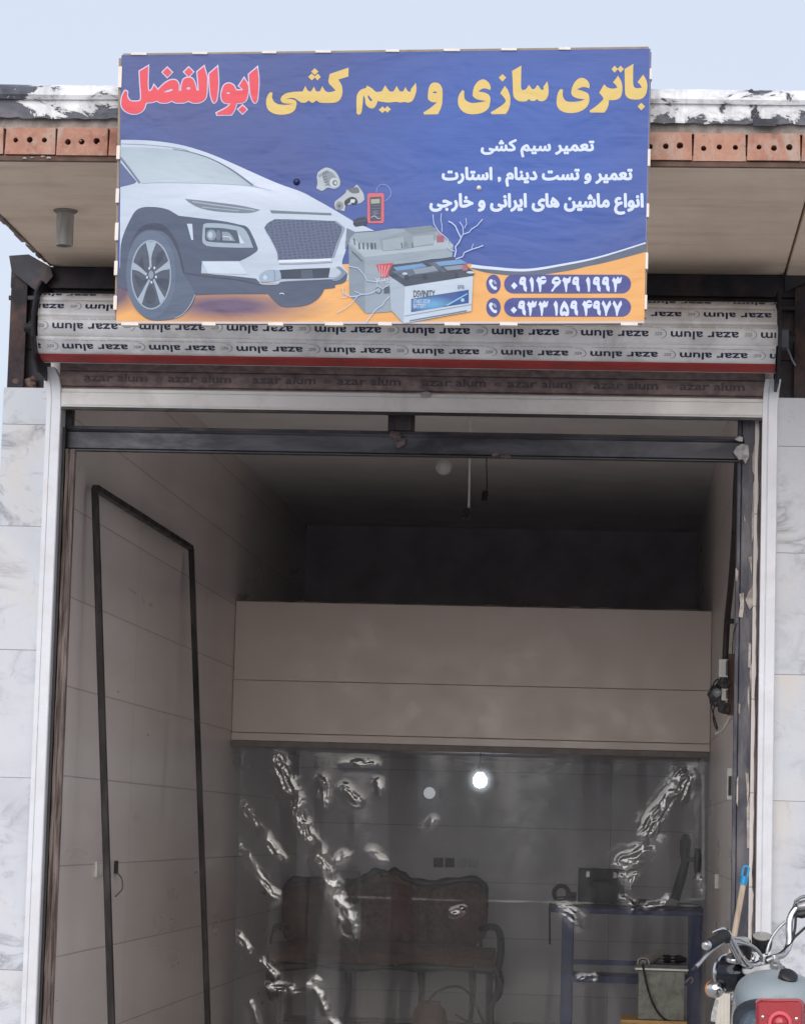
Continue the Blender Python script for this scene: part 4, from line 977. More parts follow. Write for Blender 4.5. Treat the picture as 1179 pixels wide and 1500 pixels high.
a = Art(); a.shape((186, 194, 200), 5, L('70,78! 100,55 135,45 185,70 215,120 216,165 180,186 135,178 100,200 60,182! 68,150 64,110'))
a.shape((150, 160, 170), 6, L('110,70 160,75 195,120 190,165 150,170 115,140 100,100')); a.ell((200, 206, 212), 7, ZE[0]+178/KE, ZE[1]+145/KE, 6.4, 7.2); a.ell((136, 146, 158), 8, ZE[0]+184/KE, ZE[1]+146/KE, 3.8, 4.4); a.ell((206, 212, 218), 9, ZE[0]+188/KE, ZE[1]+147/KE, 1.8, 2.1)
for k in range(6): a.line((104, 114, 134), 7, spl(ZE, KE, '%d,%d %d,%d' % (76+k*11, 92-k*6, 84+k*11, 108-k*6)), 1.1)
for k in range(4): a.line((120, 130, 146), 8, spl(ZE, KE, '%d,%d %d,%d' % (104+k*4, 110+k*18, 128+k*5, 100+k*18)), 1.0)
a.build('alternator_picture', ban)
a = Art(); a.shape((186, 192, 198), 5, L('185,270! 250,218 262,190! 300,182 330,158! 352,185 372,215 380,258! 350,282 262,296 248,335! 190,322! 180,292')); a.shape((70, 78, 94), 6, L('248,268 290,240 325,250 335,280 300,292 285,275 255,300')); a.shape((120, 128, 138), 6, L('262,190! 330,175 345,210 300,215')); a.ell((150, 156, 160), 6, ZE[0]+215/KE, ZE[1]+298/KE, 5.6, 6.2); a.ell((110, 118, 128), 7, ZE[0]+213/KE, ZE[1]+300/KE, 2.2, 2.4); a.shape((206, 212, 216), 7, L('290,255! 320,258! 312,280! 285,278!'))
a.build('starter_motor_picture', ban)
a = Art(); a.line((150, 166, 214), 4, spl(ZE, KE, '460,210 465,180 490,158 530,165 556,205 545,245 512,268'), .9)
rr = [(455+dx*(55-14)+14*math.cos(R(g_)), 315+dy*(100-14)+14*math.sin(R(g_))) for dx, dy, g0 in ((1, 1, 0), (-1, 1, 90), (-1, -1, 180), (1, -1, 270)) for g_ in range(g0, g0+91, 30)]
a.shape((214, 120, 130), 5, [(ZE[0]+x/KE, ZE[1]+y/KE) for x, y in rr]); a.shape((92, 96, 120), 6, L('415,242! 492,238! 490,398! 418,402!')); a.shape((168, 178, 160), 7, L('422,256! 482,252! 482,282! 424,286!'))
for k in range(5): a.line((140, 146, 166), 7, spl(ZE, KE, '%d,%d %d,%d' % (424, 300+k*18, 482, 297+k*18)), .6)
a.ell((120, 124, 146), 8, ZE[0]+452/KE, ZE[1]+345/KE, 3.4, 3.8); a.line((206, 212, 222), 8, spl(ZE, KE, '425,378 445,366 470,384 485,380'), .8)
a.build('multimeter_picture', ban)
a = Art(); a.shape((72, 80, 104), 8, L('305,400! 330,380! 385,372! 398,390! 392,428! 320,438! 306,425!')); a.line((110, 120, 146), 9, spl(ZE, KE, '306,408 340,404 394,396'), .7); a.build('relay_picture', ban)
a = Art()
for s, wd in (('835,360 842,420 865,455 885,480 915,505 935,525 928,570 950,590 975,600', 1.1), ('892,350 886,390 892,425 895,470', 1.0), ('978,640 990,600 985,570 1005,545 1020,515 1000,470 985,432 960,415 938,402', 1.8), ('1020,515 1038,485 1034,440 1012,408', 1.3), ('1038,487 1075,475 1092,455 1130,430 1166,388', 1.3), ('1044,450 1058,420 1055,380', 1.0),
              ('985,652 1030,638 1045,612 1068,600 1100,586 1140,575 1170,562', 1.5), ('1090,588 1104,552', .9), ('270,700 340,712 378,755 398,792 430,800 462,802 545,790', 1.1), ('235,840 242,880 290,905 330,902 362,888 400,885 440,875 475,850', 1.3), ('330,905 290,950 245,985 190,1012', .9), ('310,868 362,890', .9), ('255,880 262,905 215,912', .8), ('545,905 520,930 500,958 455,985 422,1030 382,1082', 1.3), ('470,790 462,830 500,850 545,820', 1.0)):
    pts = spl(ZE, KE, s, 1)
    pts = [(x+random.uniform(-.5, .5), y+random.uniform(-.5, .5)) for x, y in pts]
    a.line((196, 208, 236), 20, pts, wd)
a.build('lightning_picture', ban)
for (x, y), c, rr in (((434.5, 266), plain('dark_bolt', rgb(44, 50, 84), .2, .6, var=.1), .012), ((701.5, 275), M_clip, .009)):
    MB().lathe(P(x, y, YBAN), (0, -1, 0), [(rr*1.05, -.002), (rr, .004), (rr*.75, .009), (rr*.3, .012)], 20).build('fixing_bolt', c, ban, smooth=True)

# ------------------------------------------------------------------ inside the shop
SW = plain('switch_plastic', rgb(206, 204, 200), .4, var=.04, bmp=0)
# long black frame leaning on the left wall
lf = thing('leaning_frame', 'tall slim black metal frame leaning against the left tiled wall', 'metal frame', P(180, 1500, 1.0)*1.0)
M_bf = plain('black_square_tube', rgb(34, 30, 32), .45, .3, var=.25, scale=12, dirt=rgb(84, 78, 78), dscale=16, damt=.4, stretch=(1, 1, .3))
XW = XL+.045
tA, tB = PX(139, 714, XW), PX(280, 803, XW)
def foot(top, px, py):                  # where the leg meets the floor, along the traced line
    dA = ray(px, py); Y = top.y; q = P(px, py, Y); d = q-top; return top+d*((ZF+.004-top.z)/d.z)
bA, bB = foot(tA, 163.5, 1500), foot(tB, 304.5, 1500)
MB().obox(bA, tA, .034, .03, up=Vector((1, 0, 0))).build('upright', M_bf, lf, bevel=.003)
MB().obox(bB, tB, .034, .03, up=Vector((1, 0, 0))).build('upright', M_bf, lf, bevel=.003)
e = (tB-tA).normalized()*.017
MB().obox(tA+e*1.02+Vector((0, 0, -.0)), tB-e*1.02, .028, .034, up=Vector((1, 0, 0))).build('top_bar', M_bf, lf, bevel=.003)
e2 = Vector((0, 0, .3))
kA, kB = bA+(tA-bA)*.08, bB+(tB-bB)*.08
MB().obox(kA+e*1.02, kB-e*1.02, .028, .034, up=Vector((1, 0, 0))).build('bottom_bar', M_bf, lf, bevel=.003)
# socket with plug on the left wall
c0, c1 = PX(139, 1260, XL), PX(166, 1286, XL)
ws = thing('wall_socket', 'white double wall socket with a black plug behind the leaning black frame', 'socket', (XL, (c0.y+c1.y)/2, (c0.z+c1.z)/2))
ya, yb = sorted((c0.y, c1.y)); za, zb = sorted((c0.z, c1.z)); za += .008; zb -= .008
MB().box(XL, XL+.012, ya, yb+.03, za, zb).build('plate', SW, ws, bevel=.003)
for f in (.27, .5): MB().box(XL+.0125, XL+.016, ya+(yb-ya)*(f-.10), ya+(yb-ya)*(f+.10), za+.014, zb-.014).build('rocker', SW, ws, bevel=.002)
yp = PX(165, 1268, XL).y; zp = PX(165, 1270, XL).z
pg = MB().box(XL+.0125, XL+.022, yp-.03, yp+.04, zp-.035, zp+.03).build('plug', M_black, ws, bevel=.006)
MB().tube(catmull([(XL+.02, yp+.02, zp-.03), (XL+.03, yp+.1, zp-.06), (XL+.03, yp+.12, zp-.11), (XL+.02, yp, zp-.145)], 5), .004, 6).build('cord', plain('grey_cord', rgb(110, 108, 112), .5, bmp=0), ws)
tb = thing('wire_tie', 'small loop of dark wire hooked on the left door jamb edge', 'wire', P(86, 1060, .06))
MB().tube(catmull([P(*q, .02) for q in ((82, 1059), (87, 1060), (93, 1064), (95, 1069), (91, 1071), (88, 1066), (84, 1060))], 4), .0028, 6).build('wire', M_rust, tb)

# black supply pipe down the right wall, and the meter board
pipe = [PX(1081, 660, XR-.03), PX(1078, 720, XR-.035), PX(1076, 780, XR-.035), PX(1071, 850, XR-.03), PX(1065, 910, XR-.035), PX(1062, 968, XR-.04)]
cp = thing('conduit_pipe', 'thin dark brown conduit pipe running down the right wall to the switch boxes', 'pipe', pipe[-1])
MB().tube(catmull(pipe, 6), .016, 10).build('pipe', plain('brown_conduit', rgb(44, 34, 34), .5, var=.2), cp, smooth=True)
for q in (2, 4): 
    c = pipe[q]; MB().box(XR-.05, XR, c.y-.02, c.y+.02, c.z-.012, c.z+.012).build('pipe_clamp', M_rust, cp, bevel=.003)
yM = PX(1060, 1000, XR-.05).y
def MX(x, y): return P(x, y, yM)
sb = thing('switch_board', 'brown board with white breaker boxes and tangled wires on the right wall', 'switch board', MX(1068, 1000))
a_, b_ = MX(1067, 958), MX(1077, 1048)
MB().box(MX(1066, 1000).x, max(MX(1075, 1000).x, XR-.002), yM-.02, yM+.02, b_.z, a_.z).build('board', plain('brown_board', rgb(92, 70, 62), .8, var=.3, scale=20, stretch=(3, 3, .6)), sb, bevel=.002)
for y0, y1, x0 in ((967, 993, 1052), (1010, 1027, 1056)):
    p, q = MX(x0, y1), MX(1066, y0)
    bx = MB().box(p.x, q.x-.001, yM-.06, yM+.015, p.z, q.z).build('breaker_box', SW, sb, bevel=.004)
    MB().box(p.x+.008, q.x-.012, yM-.064, yM-.0605, p.z+.012, q.z-.012).build('cover', plain('cover_plastic', rgb(196, 194, 192), .4, bmp=0), bx, bevel=.001)
    MB().box(q.x-.010, q.x-.0015, yM-.066, yM-.0605, p.z+.008, q.z-.006).build('toggle', M_black, bx)
mt_ = MB(); 
for x, y, r in ((1060, 1001, .03), (1048, 1018, .042), (1053, 1026, .03), (1047, 1028, .03), (1060, 1037, .034), (1057, 1032, .02), (1050, 1008, .022)): lump(mt_, MX(x, y)+Vector((0, random.uniform(-.05, -.01), 0)), r, sq=(1, .8, 1))
mt_.build('contactor', plain('grimy_contactor', rgb(46, 44, 46), .6, var=.5, scale=30, bmp=.5, dirt=rgb(120, 118, 120), dscale=16, damt=.5), sb)
q = MX(1050, 1016); MB().lathe(q+Vector((0, -.06, 0)), (-.3, -1, 0), [(.02, -.02), (.022, .006), (.016, .01)], 16).build('meter_glass', plain('meter_glass', rgb(120, 124, 124), .15, var=.2, bmp=0), sb, smooth=True)
MB().tube(catmull([MX(*q) for q in ((1076, 1010), (1075, 1030), (1070, 1048), (1060, 1066), (1052, 1073), (1047, 1075))], 5), .008, 8).build('white_cable', plain('cream_cable', rgb(186, 178, 166), .5, bmp=0), sb, smooth=True)
for s in (((1050, 1025), (1045, 1040), (1045, 1058), (1050, 1070)), ((1045, 1022), (1042, 1036), (1046, 1052), (1051, 1068)), ((1052, 995), (1046, 1000), (1042, 1012)), ((1056, 993), (1049, 1004), (1047, 1014)), ((1062, 994), (1058, 1003), (1060, 1012)), ((1058, 1030), (1062, 1044), (1066, 1047))):
    MB().tube(catmull([MX(*q)+Vector((0, -.03, 0)) for q in s], 5), .004, 6).build('wire', M_wire, sb)
# small fittings on the right wall
def wallbox(name, label, cat, x0, y0, x1, y1, dep=.02, rock=True):
    ym = PX((x0+x1)/2, (y0+y1)/2, XR-.01).y; p, q = P(x0, y1, ym), P(x1, y0, ym); hy = .05
    o = thing(name, label, cat, (XR, ym, (p.z+q.z)/2))
    MB().box(p.x, XR, ym-hy, ym+hy, p.z, q.z).build('plate', SW, o, bevel=.003)
    if rock: MB().box(p.x+.006, XR-.004, ym-hy-.005, ym-hy-.001, p.z+.02, q.z-.04).build('rocker', M_black if dep > .02 else SW, o, bevel=.002)
    return o
wallbox('wall_switch', 'tall white switch box on the right wall below the switch board', 'switch', 1064, 1126, 1074, 1172, .03)
wallbox('junction_box', 'small pale junction box low on the right wall above the motorcycle grip', 'junction box', 1046, 1281, 1053, 1302, .01)

# lamps and cables from the ceiling
M_bulb = plain('opal_bulb', rgb(235, 235, 232), .35, var=.02, bmp=0)
def from_ceiling(px, py, z):            # a point at height z seen at this pixel
    return PZ(px, py, z)
c = from_ceiling(650, 684, ZC-.10)
l1 = thing('ceiling_lamp', 'round unlit white bulb on the ceiling just under the dark transom', 'lamp', Vector((c.x, c.y, ZC)))
MB().lathe((c.x, c.y, ZC), (0, 0, -1), [(.05, 0), (.05, .008), (.028, .014), (.026, .06)], 20).build('lamp_holder', SW, l1, smooth=True)
MB().lathe((c.x, c.y, ZC-.05), (0, 0, -1), [(.012, 0), (.03, .012), (.046, .03), (.052, .05), (.046, .074), (.03, .092), (.006, .101)], 24).build('bulb', M_bulb, l1, smooth=True)
def hanging(label, px, ptop, pbot, Y, cordmat, r=.004):
    b_ = P(px[1], pbot, Y); top = Vector((P(px[0], ptop, Y).x, Y, ZC))
    o = thing('hanging_socket', label, 'lamp socket', top)
    MB().lathe(top, (0, 0, -1), [(.03, 0), (.03, .01), (.012, .018)], 16).build('ceiling_rose', SW, o, smooth=True)
    MB().tube(catmull([top, top.lerp(b_, .5)+Vector((.004, 0, 0)), b_+Vector((.008, 0, .05)), b_+Vector((0, 0, .02))], 6), r, 8).build('cord', cordmat, o)
    h = MB().lathe(b_+Vector((0, 0, .03)), (-.12, 0, -1), [(.012, 0), (.018, .006), (.02, .03), (.017, .034), (.019, .06), (.012, .06)], 18).build('socket', M_black, o, smooth=True)
    return o
hanging('black lamp socket hanging on a long white cord', (688, 684), 660, 752, 2.6, plain('white_cord', rgb(214, 212, 210), .5, bmp=0), .0055)
hanging('black lamp socket on a short dark wire close to the loft', (711, 711), 700, 726, 4.6, M_wire, .003)

# ------------------------------------------------------------------ behind the plastic sheet
c = P(703, 1143, 7.2)
lb = thing('lit_bulb', 'glowing white light bulb hanging from a black socket behind the plastic sheet', 'light bulb', Vector((c.x, c.y, ZM0)))
MB().tube([(c.x, c.y, ZM0+.003), (c.x, c.y, c.z+.10)], .004, 6).build('cord', M_wire, lb)
MB().lathe((c.x, c.y, c.z+.115), (0, 0, -1), [(.012, 0), (.020, .01), (.022, .06), (.018, .065)], 18).build('socket', M_black, lb, smooth=True)
me_, t, b = newmat('lit_glass'); b.inputs['Base Color'].default_value = W3(.9); b.inputs['Emission Color'].default_value = (.86, .95, 1, 1); b.inputs['Emission Strength'].default_value = 22
MB().lathe((c.x, c.y, c.z+.05), (0, 0, -1), [(.017, 0), (.026, .012), (.043, .035), (.047, .055), (.04, .08), (.024, .096), (.004, .102)], 24).build('bulb', me_, lb, smooth=True)
c = P(629, 1162, YB-.05)
wl_ = thing('wall_lamp', 'small frosted white wall lamp left of the glowing bulb', 'lamp', (c.x, YB, c.z))
MB().lathe((c.x, YB, c.z), (0, -1, 0), [(.05, 0), (.05, .015), (.03, .02)], 20).build('lamp_base', SW, wl_, smooth=True)
mfr, t, b = newmat('frosted_shade'); b.inputs['Base Color'].default_value = W3(.85); b.inputs['Emission Color'].default_value = (.9, .95, 1, 1); b.inputs['Emission Strength'].default_value = .35
MB().lathe((c.x, YB-.02, c.z), (0, -1, 0), [(.028, 0), (.042, .01), (.045, .04), (.036, .06), (.01, .066)], 24).build('lamp_shade', mfr, wl_, smooth=True)
MB().box(c.x+.06, c.x+.075, YB-.03, YB-.001, c.z-.03, c.z+.03).build('pull_switch', SW, wl_, bevel=.003)
c = P(472, 1117, YB)
vf = thing('wall_vent', 'square wall vent with a round dark centre near the top left of the back wall', 'vent', c)
rr = .058
MB().box(c.x-rr, c.x+rr, YB-.02, YB-.0005, c.z-rr, c.z+rr).build('vent_plate', plain('grey_vent', rgb(120, 116, 114), .5, .2), vf, bevel=.006)
MB().lathe((c.x, YB-.0205, c.z), (0, -1, 0), [(.05, 0), (.052, .012), (.04, .014), (.036, .004), (.02, .002)], 24).build('vent_ring', plain('pale_ring', rgb(150, 148, 146), .5), vf, smooth=True)
MB().lathe((c.x, YB-.022, c.z), (0, -1, 0), [(.02, 0), (.018, .012), (.006, .015)], 16).build('knob', M_black, vf, smooth=True)
for i, (x, lab, dk) in enumerate(((642, 'black wall socket on the back wall, far end of the row of four', 1), (659, 'black wall socket beside a pale socket in the row of four', 1), (677, 'pale wall socket beside a black socket in the row of four', 0), (694, 'pale wall socket at the bulb end of the row of four', 0))):
    c = P(x, 1264, YB); o = thing('wall_socket', lab, 'socket', c, 'row of sockets on the back wall')
    MB().box(c.x-.036, c.x+.036, YB-.012, YB-.0005, c.z-.036, c.z+.036).build('plate', M_black if dk else SW, o, bevel=.004)
    pl_ = MB().lathe((c.x, YB-.0122, c.z), (0, -1, 0), [(.022, 0), (.022, .004), (.019, .004), (.018, .001)], 20).build('outlet', M_black if dk else plain('cover_plastic', rgb(196, 194, 192), .4), o, smooth=True)
# carved sofa
YS1 = 8.55; s_ = lambda x, y, Y: P(400+x/3.275, 1260+y/3.275, Y)
M_carve = plain('dark_carved_wood', rgb(34, 25, 23), .35, var=.35, scale=16, bmp=.25)
M_uph = plain('brown_brocade', rgb(112, 76, 62), .75, var=.3, scale=34, bmp=.4, dirt=rgb(70, 52, 50), dscale=12, damt=.6)
so_ = thing('carved_sofa', 'old carved wooden sofa with brown upholstery standing behind the plastic sheet', 'sofa', Vector((s_(535, 600, YS1).x, YS1, ZF)))
def mirror(s, cx=535): return [(2*cx-x, y) for x, y in s]
top = [(985, 430), (978, 340), (990, 280), (1012, 200), (1006, 130), (965, 98), (860, 104), (760, 116), (660, 104), (612, 74), (575, 58), (535, 72)]
full = top+mirror(top)[::-1][1:]
pts = [s_(x, y, YS1) for x, y in full]
def lean(p, k=.16): return p+Vector((0, (p.z-.55)*k, 0))
MB().tube(catmull([lean(p) for p in pts], 4), [.03+.006*math.sin(i*1.3) for i in range((len(pts)-1)*4+1)], 10).build('back_frame', M_carve, so_, smooth=True)
bp = catmull([lean(p)+Vector((0, -.015, 0)) for p in pts], 3)
pan = MB(); pan.prism(bp, (0, .05, 0)); bk_ = pan.build('backrest', M_uph, so_)
pd = MB()
for cx in (190, 535, 880):              # three padded fields
    secs = []; wx = 150 if cx != 535 else 165
    for k in range(7):
        f = k/6; sc_ = math.cos(f*math.pi/2*.98)
        ring = []
        for a in range(20):
            ca, sa = math.cos(a*math.pi/10), math.sin(a*math.pi/10)
            sx = math.copysign(abs(ca)**.5, ca); sy = math.copysign(abs(sa)**.5, sa)
            ring.append(lean(s_(cx+wx*sx*(.25+.75*sc_), 265+(145 if cx != 535 else 155)*sy*(.25+.75*sc_), YS1))+Vector((0, -.02-.07*math.sin(f*math.pi/2), 0)))
        secs.append(ring)
    pd.loft(secs)
pd.build('back_cushion', M_uph, bk_, smooth=True)
z1 = s_(535, 425, YS1-.1).z; z0 = s_(535, 500, YS1-.55).z
xl_, xr_ = s_(5, 450, YS1-.3).x, s_(1062, 450, YS1-.3).x
st_ = MB(); secs = []
for k in range(9):
    y = YS1-.02-.60*k/8; h = z1+.035*math.sin(math.pi*k/8)-(.04 if k == 8 else 0)
    ring = [Vector((xl_+(xr_-xl_)*i/14, y, h+.02*math.sin(math.pi*(i % 14)/14))) for i in range(15)]+[Vector((xr_, y, z0)), Vector((xl_, y, z0))]
    secs.append(ring)
st_.loft(secs).build('seat', M_uph, so_, smooth=True, angle=50)
yf = YS1-.62
apr = [s_(0, 508, yf), s_(250, 514, yf), s_(535, 516, yf), s_(820, 520, yf), s_(1068, 530, yf)]
MB().tube(catmull(apr, 6), [.026+.010*math.sin(i*.9) for i in range(25)], 10).build('apron', M_carve, so_, smooth=True)
arm = [((985, 335), YS1), ((1045, 322), YS1-.12), ((1082, 340), YS1-.36), ((1092, 400), YS1-.50), ((1088, 480), YS1-.53), ((1072, 540), YS1-.60)]
leg = [((1070, 530), yf), ((1086, 590), yf-.01), ((1076, 650), yf), ((1046, 700), yf+.01), ((1050, 730), yf)]
for mir in (0, 1):
    f = lambda q: (1070-q[0], q[1]) if mir else q
    MB().tube(catmull([s_(*f(q), Y) for q, Y in arm], 5), [.027]*26, 10).build('armrest', M_carve, so_, smooth=True)
    lg = [s_(*f(q), Y) for q, Y in leg]; d = ZF+.004-lg[-1].z; lg[-1].z = ZF+.004
    MB().tube(catmull(lg, 5), [.038-.0009*i for i in range(21)], 10).build('leg', M_carve, so_, smooth=True)
for x in (360, 955-245, 955):
    p = s_(x, 525, yf+.03); MB().tube([p, p+Vector((.01, 0, -.16)), Vector((p.x-.01, p.y, ZF+.004))], [.028, .022, .016], 8).build('leg', M_carve, so_, smooth=True)
for x in (30, 1040):
    p = s_(x, 480, YS1); MB().tube([Vector((p.x, p.y, z0)), Vector((p.x, p.y+.05, ZF+.004))], [.028, .02], 8).build('leg', M_carve, so_, smooth=True)
# things on the floor by the sofa
c = P(632, 1478, 7.9)
pt = thing('clay_pot', 'brown earthen pot on the floor in front of the sofa', 'pot', Vector((c.x, 7.7, ZF)))
MB().lathe((c.x, 7.7, ZF), (0, 0, 1), [(.07, 0), (.11, .05), (.125, .12), (.11, .19), (.075, .23), (.08, .25), (.07, .25), (.06, .20)], 24).build('body', plain('brown_clay', rgb(110, 70, 52), .6, var=.25, scale=14), pt, smooth=True)
hz_ = thing('black_hose', 'black rubber hose looping up from the floor between the sofa legs', 'hose', Vector((P(690, 1480, 7.6).x, 7.6, ZF)))
hp = [s_(740, 690, 7.6), s_(780, 640, 7.6), s_(850, 608, 7.6), s_(920, 622, 7.6), s_(965, 680, 7.6), s_(1000, 760, 7.6), s_(1010, 800, 7.6), s_(940, 780, 7.6), s_(870, 740, 7.6)]
MB().tube(catmull(hp, 6), .010, 8).build('hose', M_black, hz_, smooth=True)

# blue workbench with vise, tool box and drill
YW = 6.75; M_bw = plain('blue_bench_paint', rgb(34, 60, 128), .45, var=.2, scale=10, bmp=.15, dirt=rgb(36, 38, 48), dscale=7, damt=.6)
a_, b_ = P(806, 1326, YW), P(1034, 1330, YW); zt_ = a_.z
wb = thing('workbench', 'blue painted steel workbench against the right wall behind the plastic sheet', 'workbench', Vector(((a_.x+b_.x)/2, YW, ZF)))
MB().box(a_.x, b_.x, YW, YW+.55, zt_-.05, zt_-.012).build('bench_frame', M_bw, wb, bevel=.004)
MB().box(a_.x-.01, b_.x+.004, YW-.015, YW+.56, zt_-.011, zt_+.006).build('bench_top', plain('oily_top', rgb(40, 40, 46), .5, .2, var=.3, scale=9), wb, bevel=.003)
l0, l1_ = P(822, 1400, YW).x, P(838, 1400, YW).x; r0, r1 = P(1010, 1400, YW).x, P(1026, 1400, YW).x
for x0, x1 in ((l0, l1_), (r0, r1)):
    for yy in (YW+.004, YW+.50): MB().box(x0, x1, yy, yy+.06, ZF+.002, zt_-.051).build('leg', M_bw, wb, bevel=.004)
za = P(920, 1411, YW).z; MB().box(l1_+.001, r0-.001, YW+.01, YW+.05, za-.02, za+.012).build('rail', M_bw, wb, bevel=.003)
za = P(920, 1436, YW).z; MB().box(l1_+.001, r0-.001, YW+.008, YW+.54, za-.025, za+.02).build('shelf', M_bw, wb, bevel=.003)
h_ = MB(); q0 = P(805, 1328, YW-.02); h_.tube([q0+Vector((0, .004, 0)), q0+Vector((0, -.005, -.02)), P(805.5, 1384, YW-.02)], .007, 8).build('hook_rod', M_black, wb)
c = P(822, 1311, YW+.12)
vs_ = thing('bench_vise', 'small black bench vise with a round ring on the workbench corner', 'vise', Vector((c.x, YW+.12, zt_+.006)))
MB().box(c.x-.05, c.x+.10, YW+.06, YW+.18, zt_+.0065, zt_+.028).box(c.x+.03, c.x+.10, YW+.07, YW+.17, zt_+.029, zt_+.085).build('vise_body', M_black, vs_, bevel=.006)
MB().tube([(c.x+.048*math.cos(a), YW+.12, zt_+.075+.05*math.sin(a)) for a in [2*math.pi*k/24 for k in range(25)]], .015, 8, caps=False).build('ring_handle', M_black, vs_, smooth=True)
MB().tube([(c.x-.02, YW+.03, zt_+.05), (c.x+.10, YW+.03, zt_+.06)], .007, 8).build('lever', M_black, vs_, smooth=True)
p, q = P(846, 1325, YW+.2), P(915, 1274, YW+.2)
tbx = thing('tool_box', 'dark rectangular tool box standing upright on the workbench', 'tool box', Vector(((p.x+q.x)/2, YW+.25, zt_+.006)))
MB().box(p.x, q.x, YW+.2, YW+.38, zt_+.0065, q.z).build('case', plain('dark_case', rgb(34, 34, 38), .5, var=.2), tbx, bevel=.008)
MB().tube(catmull([((p.x+q.x)/2-.06, YW+.19, q.z-.10), ((p.x+q.x)/2-.05, YW+.165, q.z-.08), ((p.x+q.x)/2+.05, YW+.165, q.z-.08), ((p.x+q.x)/2+.06, YW+.19, q.z-.10)], 4), .008, 8).build('handle', M_black, tbx)
for s in (-.09, .09): MB().box((p.x+q.x)/2+s-.012, (p.x+q.x)/2+s+.012, YW+.19, YW+.199, q.z-.06, q.z-.02).build('latch', M_silver, tbx, bevel=.002)
pl2 = thing('hand_pliers', 'dark hand tools lying in a heap on the workbench', 'tools', Vector((P(930, 1320, YW+.2).x, YW+.12, zt_+.006)))
for k in range(5):
    x = P(905+random.uniform(0, 50), 1320, YW+.1).x; an = random.uniform(-.5, .5); d = Vector((math.cos(an)*.09, math.sin(an)*.06, 0))
    c = Vector((x, YW+.12+random.uniform(-.05, .05), zt_+.018+.006*k)); MB().tube([c-d, c, c+d], [.008, .013, .007], 8).build('tool', M_black, pl2, smooth=True)
dc = P(1010, 1320, YW+.25)
dr = thing('bench_drill', 'dark bench drill with a slanted column at the right end of the workbench', 'drill', Vector((dc.x, YW+.25, zt_+.006)))
MB().box(dc.x-.08, dc.x+.06, YW+.16, YW+.36, zt_+.0065, zt_+.03).build('drill_base', M_black, dr, bevel=.006)
MB().tube([P(988, 1318, YW+.25), P(998, 1285, YW+.25), P(1004, 1262, YW+.25)], [.035, .032, .028], 12).build('column', M_black, dr, smooth=True)
MB().tube([P(1004, 1264, YW+.25), P(1003, 1250, YW+.25), P(1004, 1232, YW+.25), P(1005, 1222, YW+.25)], [.03, .034, .04, .02], 14).build('motor_head', M_black, dr, smooth=True)
MB().tube([P(1021, 1287, YW+.22), P(1022, 1262, YW+.22), P(1022, 1243, YW+.22)], [.018, .026, .02], 12).build('chuck', M_black, dr, smooth=True)
MB().obox(P(1004, 1258, YW+.24), P(1022, 1262, YW+.22), .03, .03).build('bracket', M_black, dr, bevel=.004)
# pale angle strip hung at the right end, seen through the sheet
p0, p1_, p2 = P(1029.5, 1136, 6.1), P(1030, 1318, 6.1), P(1005, 1318, 6.1)
stp = thing('angle_strip', 'pale L shaped metal strip hanging near the right end of the plastic sheet', 'metal strip', p0)
MB().obox(p1_, p0, .018, .012, up=Vector((0, 1, 0))).build('long_arm', plain('pale_strip', rgb(200, 198, 196), .4, .2), stp)
MB().obox(p2, p1_+Vector((-.0095, 0, 0)), .012, .012, up=Vector((0, 1, 0))).build('short_arm', plain('pale_strip', rgb(200, 198, 196), .4, .2), stp)
MB().tube([p0+Vector((0, 0, -.01)), p0+Vector((-.03, .02, .015)), Vector((p0.x-.03, p0.y+.02, ZM0+.003))], .003, 6).build('hanging_wire', M_wire, stp)

# ------------------------------------------------------------------ the clear plastic sheet
YSH = YP+.012
mps, t, b = newmat('clear_plastic'); t.nodes.remove(b)
out = t.nodes['Material Output']
tr_ = N(t, 'ShaderNodeBsdfTransparent'); tr_.inputs[0].default_value = (.80, .81, .83, 1)
df_ = N(t, 'ShaderNodeBsdfDiffuse'); df_.inputs[0].default_value = (.72, .74, .78, 1)
tl_ = N(t, 'ShaderNodeBsdfTranslucent'); tl_.inputs[0].default_value = (.6, .62, .66, 1)
gl_ = N(t, 'ShaderNodeBsdfGlossy'); gl_.inputs[0].default_value = W3(.95); gl_.inputs['Roughness'].default_value = .10
m1 = N(t, 'ShaderNodeMixShader'); m2 = N(t, 'ShaderNodeMixShader'); m3 = N(t, 'ShaderNodeMixShader')
t.links.new(ramp(t, noi(t, mapped(t, coords(t), (2.2, 1, .8)), 4, 7, .7), (.3, W3(.025)), (.75, W3(.10))), m1.inputs[0])
sc1 = ramp(t, noi(t, mapped(t, coords(t), (26, 1, 3.5), rot=(0, R(14), 0)), 5, 6, .7, 1.5), (.60, W3(0)), (.72, W3(.30)))
sc2 = ramp(t, noi(t, coords(t), 2.6, 4), (.45, W3(0)), (.62, W3(1)))
sc3 = N(t, 'ShaderNodeMath', operation='MULTIPLY'); t.links.new(sc1, sc3.inputs[0]); t.links.new(sc2, sc3.inputs[1])
sc4 = N(t, 'ShaderNodeMath', operation='ADD', use_clamp=True); t.links.new(m1.inputs[0].links[0].from_socket, sc4.inputs[0]); t.links.new(sc3.outputs[0], sc4.inputs[1]); t.links.new(sc4.outputs[0], m1.inputs[0])
t.links.new(df_.outputs[0], m1.inputs[2])
m3.inputs[0].default_value = .03; t.links.new(m1.outputs[0], m3.inputs[1]); t.links.new(tl_.outputs[0], m3.inputs[2])
at_ = N(t, 'ShaderNodeAttribute', attribute_name='folds'); mr_ = N(t, 'ShaderNodeMapRange'); t.links.new(at_.outputs['Fac'], mr_.inputs[0])
mr_.inputs[3].default_value = .035; mr_.inputs[4].default_value = .15; t.links.new(mr_.outputs[0], m2.inputs[0])
